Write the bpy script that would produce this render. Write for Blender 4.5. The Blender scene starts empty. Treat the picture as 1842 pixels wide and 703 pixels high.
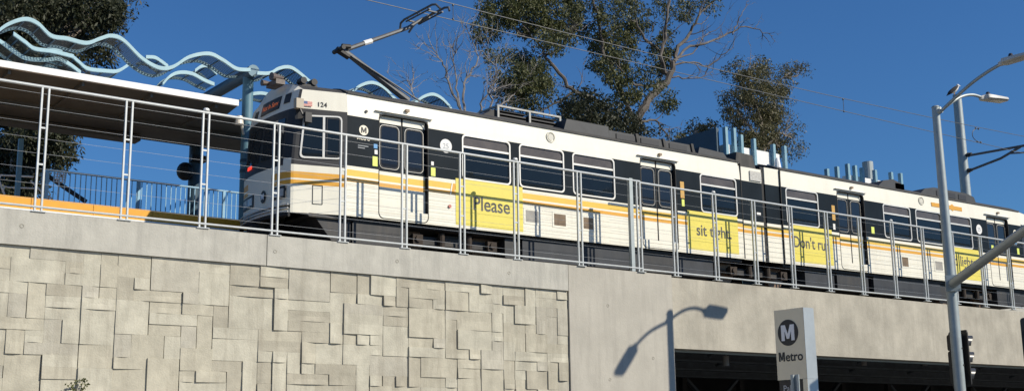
import bpy, math, random
from mathutils import Vector, Matrix
R=math.radians
random.seed(7)
C=bpy.data.collections.new('scene'); bpy.context.scene.collection.children.link(C)
# ------------------------------------------------------------------ survey camera (camera stands at the origin, eye height 1.7 m)
YAW,PITCH,ROLL,F=R(36.929),R(11.682),R(-0.7949),2185.05
fw=Vector((math.sin(YAW)*math.cos(PITCH),math.cos(YAW)*math.cos(PITCH),math.sin(PITCH)))
rt0=Vector((math.cos(YAW),-math.sin(YAW),0)); up0=rt0.cross(fw)
rt=rt0*math.cos(ROLL)+up0*math.sin(ROLL); up=-rt0*math.sin(ROLL)+up0*math.cos(ROLL)
def ray(x,y): return fw+rt*((x-921)/F)-up*((y-351.5)/F)
def at(x,y,Y): r=ray(x,y); return r*(Y/r.y)      # point of the plane Y = const seen in that direction
# ------------------------------------------------------------------ materials
MATS={}
def newmat(name):
    m=bpy.data.materials.new(name); m.use_nodes=True; MATS[name]=m
    nt=m.node_tree; b=nt.nodes['Principled BSDF']; return m,nt,b
def mat(name,col,rough=.6,metal=0,var=.15,scale=3.,bump=0.,bscale=40.,streak=0.,spec=.5,grime=None,coat=0):
    if name in MATS: return MATS[name]
    m,nt,b=newmat(name); N=nt.nodes; L=nt.links
    b.inputs['Roughness'].default_value=rough; b.inputs['Metallic'].default_value=metal
    b.inputs['Specular IOR Level'].default_value=spec; b.inputs['Coat Weight'].default_value=coat
    geo=N.new('ShaderNodeNewGeometry')
    n=N.new('ShaderNodeTexNoise'); n.inputs['Scale'].default_value=scale; n.inputs['Detail'].default_value=6; n.inputs['Roughness'].default_value=.65
    L.new(geo.outputs['Position'],n.inputs['Vector'])
    mr=N.new('ShaderNodeMapRange'); mr.inputs['From Min'].default_value=.3; mr.inputs['From Max'].default_value=.7
    mr.inputs['To Min'].default_value=1-var; mr.inputs['To Max'].default_value=1+var*.6
    L.new(n.outputs['Fac'],mr.inputs['Value'])
    mx=N.new('ShaderNodeMix'); mx.data_type='RGBA'; mx.blend_type='MULTIPLY'; mx.inputs['Factor'].default_value=1
    mx.inputs['A'].default_value=(*col,1)
    L.new(mr.outputs['Result'],mx.inputs['B']); out=mx.outputs['Result']
    if streak:
        mp=N.new('ShaderNodeMapping'); mp.inputs['Scale'].default_value=(3.2,3.2,.35); L.new(geo.outputs['Position'],mp.inputs['Vector'])
        s=N.new('ShaderNodeTexNoise'); s.inputs['Scale'].default_value=1.6; s.inputs['Detail'].default_value=7; s.inputs['Roughness'].default_value=.7
        L.new(mp.outputs['Vector'],s.inputs['Vector'])
        r2=N.new('ShaderNodeMapRange'); r2.inputs['From Min'].default_value=.48; r2.inputs['From Max'].default_value=.72; r2.inputs['To Min'].default_value=0; r2.inputs['To Max'].default_value=streak
        L.new(s.outputs['Fac'],r2.inputs['Value'])
        m2=N.new('ShaderNodeMix'); m2.data_type='RGBA'; L.new(r2.outputs['Result'],m2.inputs['Factor']); L.new(out,m2.inputs['A'])
        g=grime or tuple(c*.35 for c in col); m2.inputs['B'].default_value=(*g,1); out=m2.outputs['Result']
    L.new(out,b.inputs['Base Color'])
    if bump:
        n2=N.new('ShaderNodeTexNoise'); n2.inputs['Scale'].default_value=bscale; n2.inputs['Detail'].default_value=5; L.new(geo.outputs['Position'],n2.inputs['Vector'])
        bp=N.new('ShaderNodeBump'); bp.inputs['Strength'].default_value=bump; bp.inputs['Distance'].default_value=.02
        L.new(n2.outputs['Fac'],bp.inputs['Height']); L.new(bp.outputs['Normal'],b.inputs['Normal'])
    return m
WHITE=mat('train_white_paint',(.80,.77,.655),.45,var=.05,scale=1.2,streak=.12,grime=(.42,.38,.30))
def ribbed(name,col,streak=.12):
    m=mat(name,col,.45,var=.05,scale=1.2,streak=streak,grime=(.42,.38,.30)); nt=m.node_tree; N=nt.nodes;L=nt.links
    tc=N.new('ShaderNodeTexCoord'); sp=N.new('ShaderNodeSeparateXYZ'); L.new(tc.outputs['Object'],sp.inputs[0])
    w=N.new('ShaderNodeMath'); w.operation='MULTIPLY'; w.inputs[1].default_value=1/.125; L.new(sp.outputs['Z'],w.inputs[0])
    f=N.new('ShaderNodeMath'); f.operation='FRACT'; L.new(w.outputs[0],f.inputs[0])
    s=N.new('ShaderNodeMapRange'); s.interpolation_type='SMOOTHSTEP'; s.inputs['From Min'].default_value=0; s.inputs['From Max'].default_value=.16; L.new(f.outputs[0],s.inputs['Value'])
    bp=N.new('ShaderNodeBump'); bp.inputs['Strength'].default_value=.6; bp.inputs['Distance'].default_value=.008; L.new(s.outputs['Result'],bp.inputs['Height']); L.new(bp.outputs['Normal'],N['Principled BSDF'].inputs['Normal'])
    return m
RIB=ribbed('train_fluted_white_panel',(.80,.77,.655),.2)
NAVY=mat('navy_band_paint',(.010,.016,.022),.45,var=.25,scale=1.5,streak=.12,grime=(.03,.033,.036),spec=.08)
ORANGE=mat('orange_stripe_paint',(.72,.36,.035),.45,var=.08,streak=.1)
AMBER=mat('amber_stripe_paint',(.78,.50,.07),.45,var=.08)
YELLOW=mat('yellow_poster_vinyl',(.74,.63,.11),.5,var=.06,scale=9,bump=.1,bscale=25)
BLACK=mat('black_paint',(.018,.018,.02),.5,var=.3)
PRINT=mat('dark_grey_print',(.07,.07,.065),.6,var=.05)
RUB=mat('black_rubber',(.012,.012,.013),.7,var=.3)
UNDER=mat('dirty_underframe',(.02,.02,.021),.6,var=.5,scale=4,streak=.4,grime=(.12,.09,.06))
UNDER2=mat('grey_equipment_box',(.024,.025,.028),.55,var=.4,scale=3,streak=.35,grime=(.08,.065,.05))
NAVYBOX=mat('dark_blue_equipment_box',(.018,.022,.03),.55,var=.4,streak=.3,grime=(.05,.05,.05))
RUST=mat('brown_iron',(.04,.028,.02),.8,var=.5,scale=8)
TAN=mat('tan_vent_metal',(.30,.22,.15),.6,var=.3,scale=8,streak=.3)
GLASS=mat('dark_tinted_glass',(.010,.015,.02),.07,var=.1,spec=.28)
TRANS=mat('dusty_transom_glass',(.10,.085,.075),.25,var=.3,scale=3)
DOORG=mat('door_glass',(.014,.018,.024),.12,var=.2,spec=.5)
WSCR=mat('windscreen_glass',(.03,.04,.045),.03,var=.1,spec=.8)
FRAME=mat('window_frame_metal',(.72,.70,.64),.4,metal=.3,var=.1)
ROOFM=mat('grey_roof_coating',(.05,.049,.047),.75,var=.35,scale=3,streak=.4,grime=(.13,.115,.10))
SHROUD=mat('dark_roof_shroud',(.038,.04,.043),.55,var=.3,scale=4)
GALV=mat('galvanised_steel',(.36,.40,.40),.5,metal=.35,var=.12,scale=5)
RAIL=mat('fence_silver_paint',(.54,.56,.55),.42,metal=.25,var=.12,scale=12)
CABLE=mat('steel_cable',(.34,.35,.36),.4,metal=.6,var=.1)
PANTO=mat('pantograph_grey_steel',(.12,.125,.13),.55,metal=.3,var=.25,scale=8)
BLUE=mat('station_blue_paint',(.11,.22,.28),.45,var=.12,scale=5,streak=.12,grime=(.1,.14,.16))
BLUED=mat('navy_and_shaded_blue',(.035,.075,.11),.5,var=.15)  # navy panels; also the painted shade of cross tube and rear column
LBLUE=mat('pale_blue_paint',(.31,.49,.55),.45,var=.1,scale=6)
RAILBLUE=mat('picket_blue_paint',(.26,.48,.66),.5,var=.1)
PLATO=mat('orange_platform_tile',(.80,.38,.025),.5,var=.08,scale=6)
PLATB=mat('platform_slab_concrete',(.18,.13,.09),.8,var=.3)
CANW=mat('canopy_white_paint',(.82,.82,.80),.4,var=.05)
CANU=mat('canopy_soffit_steel',(.12,.125,.12),.7,var=.2,scale=2.2,streak=.2)
CONC=mat('smooth_parapet_concrete',(.46,.445,.39),.9,var=.14,scale=2.6,bump=.25,bscale=30,streak=.65,grime=(.29,.28,.25))
GIRD=mat('bridge_beam_concrete',(.425,.395,.325),.9,var=.24,scale=1.5,bump=.3,bscale=26,streak=.55,grime=(.29,.265,.215))
PIL=mat('pilaster_concrete',(.445,.42,.36),.9,var=.12,scale=1.5,bump=.2,bscale=30,streak=.6,grime=(.33,.31,.265))
BLK=[mat('wall_block_concrete_%s'%n,c,.92,var=.22,scale=2.6,bump=.3,bscale=34,streak=.6,grime=(.25,.225,.175)) for n,c in (('pale',(.49,.465,.375)),('warm',(.46,.43,.34)),('grey',(.445,.42,.345)),('stained',(.40,.372,.295)))]
GROUT=mat('wall_joint_concrete',(.30,.28,.23),.95,var=.2)
DARKC=mat('shade_dark_concrete',(.05,.048,.045),.9,var=.3,scale=.8)  # near-black base carries the shade under the bridge in its colour
STEEL=mat('bridge_steel_paint',(.10,.12,.135),.5,metal=.2,var=.3,scale=3)
STEELB=mat('weathered_steel',(.06,.055,.05),.8,var=.3,scale=3)
ASPH=mat('asphalt',(.05,.05,.052),.9,var=.25,scale=2,bump=.4,bscale=60)
PAVE=mat('pavement_concrete',(.36,.34,.31),.9,var=.15,scale=1.2,bump=.2)
GROUND=mat('dry_ground',(.20,.165,.115),.95,var=.3,scale=.5)
PAINTW=mat('road_white_paint',(.75,.75,.72),.7,var=.1)
PAINTY=mat('road_yellow_paint',(.70,.48,.08),.7,var=.1)
BALL=mat('ballast_grey',(.14,.13,.12),.95,var=.5,scale=14,bump=1,bscale=30)
RAILST=mat('rail_steel',(.22,.15,.11),.5,metal=.6,var=.3)
SIGNF=mat('cream_sign_panel',(.80,.69,.49),.45,var=.04,scale=4)
SIGNS=mat('brushed_sign_steel',(.40,.43,.44),.42,metal=.4,var=.12,scale=3)
SILVER=mat('silver_lettering',(.72,.73,.76),.4,metal=.2,var=.04)
INK=mat('sign_black_ink',(.02,.02,.022),.5,var=.1)
WPR=mat('white_print',(.78,.77,.74),.5,var=.05)
CREAM=mat('cream_print',(.82,.77,.62),.5,var=.04)
DECB=mat('blue_decal',(.10,.32,.60),.5,var=.1); DECY=mat('lime_decal',(.72,.80,.16),.5,var=.1); DECO=mat('orange_decal',(.62,.36,.08),.5,var=.3,scale=30)
REDM=mat('faded_red',(.55,.16,.12),.5,var=.1); BLUF=mat('flag_blue',(.10,.14,.30),.5,var=.1); PINK=mat('faded_pink',(.80,.50,.45),.5,var=.1)
LAMPG=mat('headlamp_glass',(.45,.46,.46),.15,var=.2,scale=20)
CERAM=mat('cream_ceramic',(.75,.70,.60),.35,var=.1)
MIRR=mat('beige_box_plastic',(.42,.36,.27),.5,var=.1)
SIG=mat('signal_black_plastic',(.016,.017,.018),.55,var=.2)
VIS=mat('signal_visor_plastic',(.05,.052,.055),.35,var=.2)
FEATW=mat('white_feathers',(.80,.79,.76),.8,var=.08,scale=30); FEATD=mat('dark_wing_feathers',(.05,.048,.05),.8,var=.3,scale=30)
CELL=mat('photocell_plastic',(.03,.03,.04),.3,var=.2)
def led(name,col,st):
    m,nt,b=newmat(name); b.inputs['Base Color'].default_value=(*[c*.3 for c in col],1); b.inputs['Emission Color'].default_value=(*col,1); b.inputs['Emission Strength'].default_value=st; return m
LED=led('destination_led',(.95,.22,.06),.3); LEDR=led('red_led',(1,.06,.03),.9)
def meshmat():
    m,nt,b=newmat('perforated_blue_steel'); N=nt.nodes;L=nt.links
    b.inputs['Base Color'].default_value=(.03,.038,.04,1); b.inputs['Roughness'].default_value=.5; b.inputs['Metallic'].default_value=.3
    tc=N.new('ShaderNodeTexCoord'); mp=N.new('ShaderNodeMapping'); mp.inputs['Rotation'].default_value=(0,0,R(45)); mp.inputs['Scale'].default_value=(1,1,1)
    L.new(tc.outputs['UV'],mp.inputs['Vector']); sp=N.new('ShaderNodeSeparateXYZ'); L.new(mp.outputs[0],sp.inputs[0])
    outs=[]
    for ax in 'XY':
        k=N.new('ShaderNodeMath'); k.operation='MULTIPLY'; k.inputs[1].default_value=22; L.new(sp.outputs[ax],k.inputs[0])
        f=N.new('ShaderNodeMath'); f.operation='FRACT'; L.new(k.outputs[0],f.inputs[0])
        g=N.new('ShaderNodeMath'); g.operation='GREATER_THAN'; g.inputs[1].default_value=.40; L.new(f.outputs[0],g.inputs[0]); outs.append(g)
    mu=N.new('ShaderNodeMath'); mu.operation='MULTIPLY'; L.new(outs[0].outputs[0],mu.inputs[0]); L.new(outs[1].outputs[0],mu.inputs[1])
    iv=N.new('ShaderNodeMath'); iv.operation='SUBTRACT'; iv.inputs[0].default_value=1.08; iv.use_clamp=True; L.new(mu.outputs[0],iv.inputs[1])
    L.new(iv.outputs[0],b.inputs['Alpha']); return m
MESHM=meshmat()
def leafmat(name,cols):
    m,nt,b=newmat(name); N=nt.nodes;L=nt.links
    g=N.new('ShaderNodeNewGeometry'); cr=N.new('ShaderNodeValToRGB'); L.new(g.outputs['Random Per Island'],cr.inputs['Fac'])
    el=cr.color_ramp.elements; el[0].position=0; el[0].color=(*cols[0],1); el[1].position=1; el[1].color=(*cols[-1],1)
    for i,c in enumerate(cols[1:-1]): e=el.new((i+1)/(len(cols)-1)); e.color=(*c,1)
    L.new(cr.outputs['Color'],b.inputs['Base Color']); b.inputs['Roughness'].default_value=.55; b.inputs['Specular IOR Level'].default_value=.35
    tr=N.new('ShaderNodeBsdfTranslucent'); L.new(cr.outputs['Color'],tr.inputs['Color']); ms=N.new('ShaderNodeMixShader'); ms.inputs[0].default_value=.2
    L.new(b.outputs[0],ms.inputs[1]); L.new(tr.outputs[0],ms.inputs[2]); L.new(ms.outputs[0],N['Material Output'].inputs['Surface']); return m
LEAF=leafmat('eucalyptus_leaves',[(.035,.045,.015),(.07,.082,.026),(.11,.12,.042),(.16,.155,.07)])
LEAFD=leafmat('dark_shrub_leaves',[(.02,.026,.012),(.035,.042,.02),(.065,.068,.036)])
LEAFB=leafmat('olive_leaves',[(.05,.052,.018),(.085,.085,.034),(.13,.12,.05),(.16,.14,.07)])
BARK=mat('pale_bark',(.24,.205,.17),.85,var=.45,scale=3,streak=.5,grime=(.07,.05,.04))
BARKR=mat('reddish_bark',(.10,.085,.072),.85,var=.5,scale=2.2,streak=.6,grime=(.30,.27,.24))
TWIG=mat('bare_twig_bark',(.25,.23,.215),.85,var=.4,scale=4)
# ------------------------------------------------------------------ mesh builder
ORG={}
class MB:
    def __init__(s): s.v=[];s.f=[];s.mi=[];s.uv=None;s.cur=0
    def quad(s,*p):
        n=len(s.v); s.v+= [Vector(q) for q in p]; s.f.append(tuple(range(n,n+len(p)))); s.mi.append(s.cur)
    def box(s,x0,x1,y0,y1,z0,z1,M=None):
        n=len(s.v); P=[Vector((x,y,z)) for x in(x0,x1) for y in(y0,y1) for z in(z0,z1)]
        if M: P=[M@p for p in P]
        s.v+=P
        for f in((0,1,3,2),(4,6,7,5),(0,4,5,1),(2,3,7,6),(0,2,6,4),(1,5,7,3)): s.f.append(tuple(n+i for i in f)); s.mi.append(s.cur)
    def cbox(s,x0,x1,y0,y1,z0,z1,c=.02):      # box with chamfered corners (octagon section in X-Z)
        pts=[(x0+c,z0),(x1-c,z0),(x1,z0+c),(x1,z1-c),(x1-c,z1),(x0+c,z1),(x0,z1-c),(x0,z0+c)]
        s.prism([(x,z) for x,z in pts],y0,y1)
    def prism(s,pts,y0,y1):                    # X-Z outline extruded along Y
        n=len(s.v);k=len(pts)
        s.v+=[Vector((x,y0,z)) for x,z in pts]+[Vector((x,y1,z)) for x,z in pts]
        s.f.append(tuple(range(n,n+k))); s.f.append(tuple(range(n+2*k-1,n+k-1,-1)))
        for i in range(k): j=(i+1)%k; s.f.append((n+i,n+k+i,n+k+j,n+j))
        s.mi+=[s.cur]*(k+2)
    def ring(s,outer,inner,y0,y1):
        k=len(outer);n=len(s.v)
        for y in(y0,y1):
            for L in(outer,inner): s.v+=[Vector((x,y,z)) for x,z in L]
        o0,i0,o1,i1=n,n+k,n+2*k,n+3*k
        for i in range(k):
            j=(i+1)%k
            for a,b in((o0,i0),(i0,i1),(i1,o1),(o1,o0)): s.f.append((a+i,b+i,b+j,a+j)); s.mi.append(s.cur)
    def tube(s,pts,rs,k=8,cap=True):
        pts=[Vector(p) for p in pts]
        if not isinstance(rs,(list,tuple)): rs=[rs]*len(pts)
        n=len(s.v); d=(pts[1]-pts[0]).normalized(); ref=Vector((0,0,1)) if abs(d.z)<.9 else Vector((1,0,0))
        u=d.cross(ref).normalized()
        for i,p in enumerate(pts):
            if i==0:d=pts[1]-p
            elif i==len(pts)-1:d=p-pts[i-1]
            else:d=(pts[i+1]-p).normalized()+(p-pts[i-1]).normalized()
            d=d.normalized() if d.length>1e-9 else Vector((0,0,1)); u=(u-d*u.dot(d)); u=u.normalized() if u.length>1e-6 else d.orthogonal().normalized(); w=d.cross(u)
            for a in range(k): t=2*math.pi*(a+.5)/k; s.v.append(p+(u*math.cos(t)+w*math.sin(t))*rs[i])
        for i in range(len(pts)-1):
            for a in range(k): b=(a+1)%k; s.f.append((n+i*k+a,n+i*k+b,n+(i+1)*k+b,n+(i+1)*k+a)); s.mi.append(s.cur)
        if cap:
            s.f.append(tuple(n+a for a in range(k-1,-1,-1))); m=n+(len(pts)-1)*k; s.f.append(tuple(m+a for a in range(k))); s.mi+=[s.cur]*2
    def sphere(s,c,r,k=10,h=6,sc=(1,1,1),M=None):
        n=len(s.v); c=Vector(c)
        for i in range(h+1):
            t=math.pi*i/h
            for a in range(k):
                p=2*math.pi*a/k; q=Vector((math.sin(t)*math.cos(p)*sc[0],math.sin(t)*math.sin(p)*sc[1],math.cos(t)*sc[2]))*r
                if M: q=M@q
                s.v.append(c+q)
        for i in range(h):
            for a in range(k): b=(a+1)%k; s.f.append((n+i*k+a,n+(i+1)*k+a,n+(i+1)*k+b,n+i*k+b)); s.mi.append(s.cur)
    def map(s,fn): s.v=[Vector(fn(v)) for v in s.v]; return s
    def build(s,name,mats,parent=None,smooth=False):
        me=bpy.data.meshes.new(name)
        root=parent
        while root is not None and root.parent is not None: root=root.parent
        o0=ORG.get(root.name if root else None,Vector())
        if parent is None: o0=s.org if hasattr(s,'org') else Vector()
        me.from_pydata([tuple(v-o0) for v in s.v],[],s.f)
        if not isinstance(mats,(list,tuple)): mats=[mats]
        for m in mats: me.materials.append(m)
        if len(mats)>1: me.polygons.foreach_set('material_index',s.mi)
        if s.uv:
            ul=me.uv_layers.new(name='UVMap')
            for lp in me.loops: ul.data[lp.index].uv=s.uv[lp.vertex_index]
        if smooth:
            me.polygons.foreach_set('use_smooth',[True]*len(me.polygons))
            try: me.set_sharp_from_angle(angle=R(40))
            except Exception: pass
        me.update()
        o=bpy.data.objects.new(name,me); C.objects.link(o)
        if parent is not None: o.parent=parent
        else: o.location=o0; ORG[o.name]=o0
        return o
def thing(name,loc,label,cat,group=None):
    o=bpy.data.objects.new(name,None); o.empty_display_size=.2; C.objects.link(o); o.location=loc; ORG[o.name]=Vector(loc)
    return tag(o,label,cat,group)
def tag(o,label,cat,group=None):
    o['label']=label;o['category']=cat
    if group:o['group']=group
    return o
def struct(o): o['kind']='structure'; return o
def copy_tree(o,dloc,label):
    c=o.copy(); C.objects.link(c); c.location=o.location+Vector(dloc); c['label']=label
    for ch in list(o.children):
        k=ch.copy(); C.objects.link(k); k.parent=c
        for g in list(ch.children): q=g.copy(); C.objects.link(q); q.parent=k
    return c
_tc=0
def text(s,name,size,mtx,m,parent,bold=0.,ext=.003,align='LEFT',sx=1.):
    cu=bpy.data.curves.new('t','FONT'); cu.body=s; cu.size=size; cu.offset=bold; cu.extrude=ext; cu.align_x=align; cu.resolution_u=4
    ob=bpy.data.objects.new('t',cu); C.objects.link(ob); dg=bpy.context.evaluated_depsgraph_get(); me=bpy.data.meshes.new_from_object(ob.evaluated_get(dg)); bpy.data.objects.remove(ob)
    b=MB(); b.v=[mtx@Vector((v.co.x*sx,v.co.y,v.co.z)) for v in me.vertices]; b.f=[tuple(p.vertices) for p in me.polygons]; b.mi=[0]*len(b.f)
    bpy.data.meshes.remove(me); return b.build(name,m,parent)
def wallM(x,y,z): # text on a wall that faces -Y
    return Matrix.Translation((x,y,z))@Matrix.Rotation(R(90),4,'X')
def rrect(x0,x1,z0,z1,r,k=5):
    P=[]
    for cx,cz,a0 in((x1-r,z1-r,0),(x0+r,z1-r,90),(x0+r,z0+r,180),(x1-r,z0+r,270)):
        for i in range(k+1): a=R(a0+90*i/k); P.append((cx+r*math.cos(a),cz+r*math.sin(a)))
    return P
def disc(x,z,r,k=28): return [(x+r*math.cos(2*math.pi*i/k),z+r*math.sin(2*math.pi*i/k)) for i in range(k)]
# ================================================================== GROUND
GZ=-1.7
b=MB(); b.quad((-400,-400,GZ),(500,-400,GZ),(500,600,GZ),(-400,600,GZ)); struct(b.build('ground',GROUND))
b=MB(); b.quad((15.8,-60,GZ+.004),(60,-60,GZ+.004),(60,31,GZ+.004),(15.8,31,GZ+.004)); struct(b.build('road',ASPH))
b=MB(); b.box(-60,15.8,-3,19.9,GZ-.2,GZ+.13); struct(b.build('pavement',PAVE))
b=MB(); b.quad((36,-60,GZ+.008),(36.12,-60,GZ+.008),(36.12,31,GZ+.008),(36,31,GZ+.008)); b.quad((36.3,-60,GZ+.008),(36.42,-60,GZ+.008),(36.42,31,GZ+.008),(36.3,31,GZ+.008)); struct(b.build('road_centre_line',PAINTY))
b=MB(); b.box(60,90,-60,31,GZ-.2,GZ+.13); struct(b.build('far_pavement',PAVE))
# ================================================================== RETAINING WALL
XJ=16.50; XP=19.57; ZT=3.815; ZC=3.235; ZCB=3.255
w=thing('retaining_wall',(0,20,GZ),'long pale concrete retaining wall of staggered square blocks under a smooth coping','retaining wall')
b=MB()
xs=[-32,-25,-18,-11,-4.2,2.6,9.46,16.49]
for i in range(len(xs)-1): b.box(xs[i]+.008,xs[i+1]-.008,19.965,20.35,ZCB,ZT)
b.build('coping',CONC,w)
for X_,Z_ in((9.62,3.52),(12.2,3.55),(5.2,3.56),(14.9,3.52),(17.6,3.0),(18.9,1.9),(17.6,1.4)):
    b=MB(); b.ring(disc(X_,Z_,.034,16),disc(X_,Z_,.024,16),(19.961 if X_<XJ else 19.976),19.99); b.build('tie_hole',GROUT,w)
b=MB(); b.box(XJ+.006,XP,19.98,22.2,GZ,ZT); b.build('pilaster',PIL,w)
b=MB(); b.box(-32,XJ,20.09,20.5,GZ,ZCB-.002); b.build('wall_core',GROUT,w)
# blocks: irregular ashlar relief
uw,uh=.285,.19
x0w,x1w=-1.2,XJ-.012; ztop=ZCB-.006
nx=int((x1w-x0w)/uw)+1; nz=int((ztop-GZ)/uh)+1
used=set(); rnd=random.Random(21); b=MB()
def noisev(x,z): return math.sin(x*1.1+2)*math.sin(z*1.7+x*.6)+.5*math.sin(x*2.9+z*1.3)
for k in range(nz):
    for i in range(nx):
        if (i,k) in used: continue
        bw=rnd.choice([1,1,2,2,2,3,3]); bh=rnd.choice([1,1,1,2,2,3])
        while bw>1 and any((i+q,k) in used or i+q>=nx for q in range(bw)): bw-=1
        while bh>1 and any((i+p,k+q) in used for p in range(bw) for q in range(bh)): bh-=1
        for p in range(bw):
            for q in range(bh): used.add((i+p,k+q))
        X0=x1w-(nx)*uw+i*uw; X1=X0+bw*uw; Z1=ztop-k*uh; Z0=Z1-bh*uh
        if X1<x0w: continue
        X1-=rnd.choice([.0015,.0015,.002,.012]); Z0+=.002*rnd.random()
        dpt=rnd.choice([.0,.0,.0,.0,.004,.009]); Y=20.02-dpt
        dl=rnd.choice([0,0,0,-.012,-.022,-.032]); dy=[dl+rnd.uniform(-.006,.006),rnd.uniform(-.004,.008),dl*.8+rnd.uniform(-.006,.006),rnd.uniform(-.004,.008)]; cv=rnd.choice([0,0,0,.015,.024])
        # front surface as 4 x 2 curved patch, edges returned to the core
        n=len(b.v); K=5
        r=rnd.random(); sx=(X0+X1)/2
        st=.9 if 7.9<sx<12.8 else .10
        b.cur=3 if bw*bh<5 and r<st*.5*(1+.5*noisev(sx,Z0)) else rnd.choice([0,0,0,1,1,2])
        for (zz,t) in((Z0,0),((Z0+Z1)/2,.5),(Z1,1)):
            for a in range(K):
                s=a/(K-1); y=Y+(dy[0]*(1-s)+dy[1]*s)*(1-t)+(dy[2]*(1-s)+dy[3]*s)*t
                if t!=.5: y-=cv*math.sin(math.pi*s)*(1 if t==0 else .2)
                b.v.append(Vector((X0+(X1-X0)*s,y,zz)))
        for rr in range(2):
            for a in range(K-1): b.f.append((n+rr*K+a,n+rr*K+a+1,n+(rr+1)*K+a+1,n+(rr+1)*K+a)); b.mi.append(b.cur)
        ed=[n+a for a in range(K)]+[n+2*K-1,n+3*K-1]+[n+3*K-2-a for a in range(K-1)]+[n+K]
        m=len(b.v)
        for e in ed: v=b.v[e]; b.v.append(Vector((v.x,20.10,v.z)))
        for q in range(len(ed)): q2=(q+1)%len(ed); b.f.append((ed[q2],ed[q],m+q,m+q2)); b.mi.append(b.cur)
b.build('block_facing',BLK,w)
# ---------------- bridge
br=thing('bridge_deck',(XP,20.17,GZ),'smooth concrete bridge beam spanning the road beside the blocky wall','bridge')
b=MB(); b.box(XP+.004,75,20.17,20.5,2.165,3.80); b.build('edge_beam',GIRD,br)
b=MB(); b.box(XP+.004,75,20.5,31,3.35,3.72); b.build('deck_slab',STEELB,br)
for i,y in enumerate((20.62,23.4,26.2,29)):
    b=MB(); b.box(XP+.3,75,y+.13,y+.17,2.25,3.349); b.box(XP+.3,75,y,y+.3,2.19,2.249); b.build('girder',STEEL,br)
for x in [21+i*3.2 for i in range(12)]:
    for y0,y1 in((20.9,23.4),(23.7,26.2)):
        b=MB(); b.tube([(x,y0,2.35),(x,y1,3.2)],.045,6); b.tube([(x,y0,3.2),(x,y1,2.35)],.045,6); b.build('cross_bracing',STEEL,br)
b=MB(); b.box(XP+.3,75,20.505,20.56,2.12,2.2); b.build('utility_pipe',GALV,br)
for px in(1306,1432,1554,1664,1775):
    p=at(px,650,21.3); b=MB(); b.tube([(p.x,21.3,p.z+.14),(p.x,21.3,p.z-.1)],.075,12); b.tube([(p.x,21.3,2.6),(p.x,21.3,p.z+.14)],.02,6); b.build('drain_pipe',mat('soffit_lamp_grey',(.30,.28,.26),.7),br)
ab=MB(); ab.box(XP+.01,XP+.28,20.52,31,GZ,3.34); tag(ab.build('bridge_abutment',DARKC),'shade-darkened concrete side wall under the bridge end','abutment')
# far structure under the bridge
fb=thing('braced_trestle',(30,33,GZ),'dark steel cross-braced frame standing in the shade under the bridge','trestle')
b=MB()
for i in range(12):
    x=26.5+i*3.1; b=MB(); b.box(x-.12,x+.12,32.9,33.1,GZ,2.9); b.build('column',STEELB,fb)
    if i<11:
        b=MB(); b.tube([(x,33,1.9),(x+3.1,33,1.9)],.05,6); b.build('crossbar',STEEL,fb)
        if i%2==0:
            for za,zb_ in((.1,2.6),(2.6,.1)): b=MB(); b.tube([(x,33+.06*(za>1),za),(x+3.1,33+.06*(za>1),zb_)],.10,6); b.build('cross_brace',STEEL,fb)
b=MB(); b.box(20,75,37,37.6,GZ,3.4); b.box(20,75,31,37,3.35,3.7); b.build('light_closing_wall',DARKC,fb)  # added wall and deck strip, keeping far-side light out of the underpass
# embankment / deck behind the wall
b=MB(); b.box(-32,XP,20.35,33,GZ+.01,3.6); struct(b.build('embankment_fill',BALL))
b=MB(); b.box(XP+.005,75,20.5,31,3.724,3.745); struct(b.build('track_bed',BALL))
b=MB()
for y in(21.40,22.84,27.2,28.64):
    if y>26: continue
    b.box(-32,75,y-.035,y+.035,3.75,3.9)
tag(b.build('railway_track',RAILST),'pair of steel rails the train stands on','rails')
b=MB(); b.box(36.2,75,27.0,27.3,3.75,5.75); b.org=Vector((50,27,3.75)); tag(b.build('concrete_parapet',CONC),'low concrete barrier behind the far end of the train','parapet')
b=MB(); 
# ================================================================== FENCE
ZF0,ZF1=3.815,5.925
PX=[.2693-.1386,.2693-.0693,.2693,.3394,.4088,.4778,.5476,.6162,.6852,.7539,.8409,.929]
def post(D,x,parent,ks=1.0,thick=False,cap=False):
    b=MB(); z0,z1=ZF0*ks,ZF1*ks
    for s in(0,.108): b.box(x-.014+s,x+.014+s,D-.022,D+.022,z0+.012,z1-.03)
    for f in(.335,.625): z=z1-(z1-z0)*f; b.box(x+.0145,x+.0935,D-.012,D+.012,z-.014,z+.014)
    b.box(x-.06,x+.17,D-.06,D+.06,z0-.001,z0+.0115)
    if cap: b.sphere((x+.054,D,z1+.035),.055,10,6,(1.15,.8,.8))
    b.build('post',RAIL,parent)
def fence(nm,D,posts,xa,xb,label,ks=1.0,caps=(),step=0.):
    t=thing(nm,(xa,D,ZF0*ks+step),label,'fence','metal cable fences along the viaduct edge')
    z0,z1=ZF0*ks,ZF1*ks
    for i,x in enumerate(posts): post(D,x,t,ks,cap=(i in caps))
    b=MB(); b.tube([(xa,D,z1-.012),(xb,D,z1-.012)],.026,8); b.build('top_rail',RAIL,t)
    b=MB(); b.tube([(xa,D-.012,z0+.085),(xb,D-.012,z0+.085)],.02,8); b.build('bottom_rail',RAIL,t)
    for k in range(8):
        z=z1-(z1-z0)*(.062+.1195*k); b=MB(); 
        n=max(2,len(posts)*4); pts=[]
        b.tube([(xa,D,z),(xb,D,z)],.0024,5); b.build('cable',CABLE,t)
    return t
LP=[x*20 for x in PX]; xs0=LP[0]
LP=[xs0-1.386*k for k in range(3,0,-1)]+LP
fence('cable_fence',20.0,LP,LP[0]-.6,.929*20+.12,'silver cable fence with paired bar posts on the blocky retaining wall',caps=(7,12))
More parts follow.
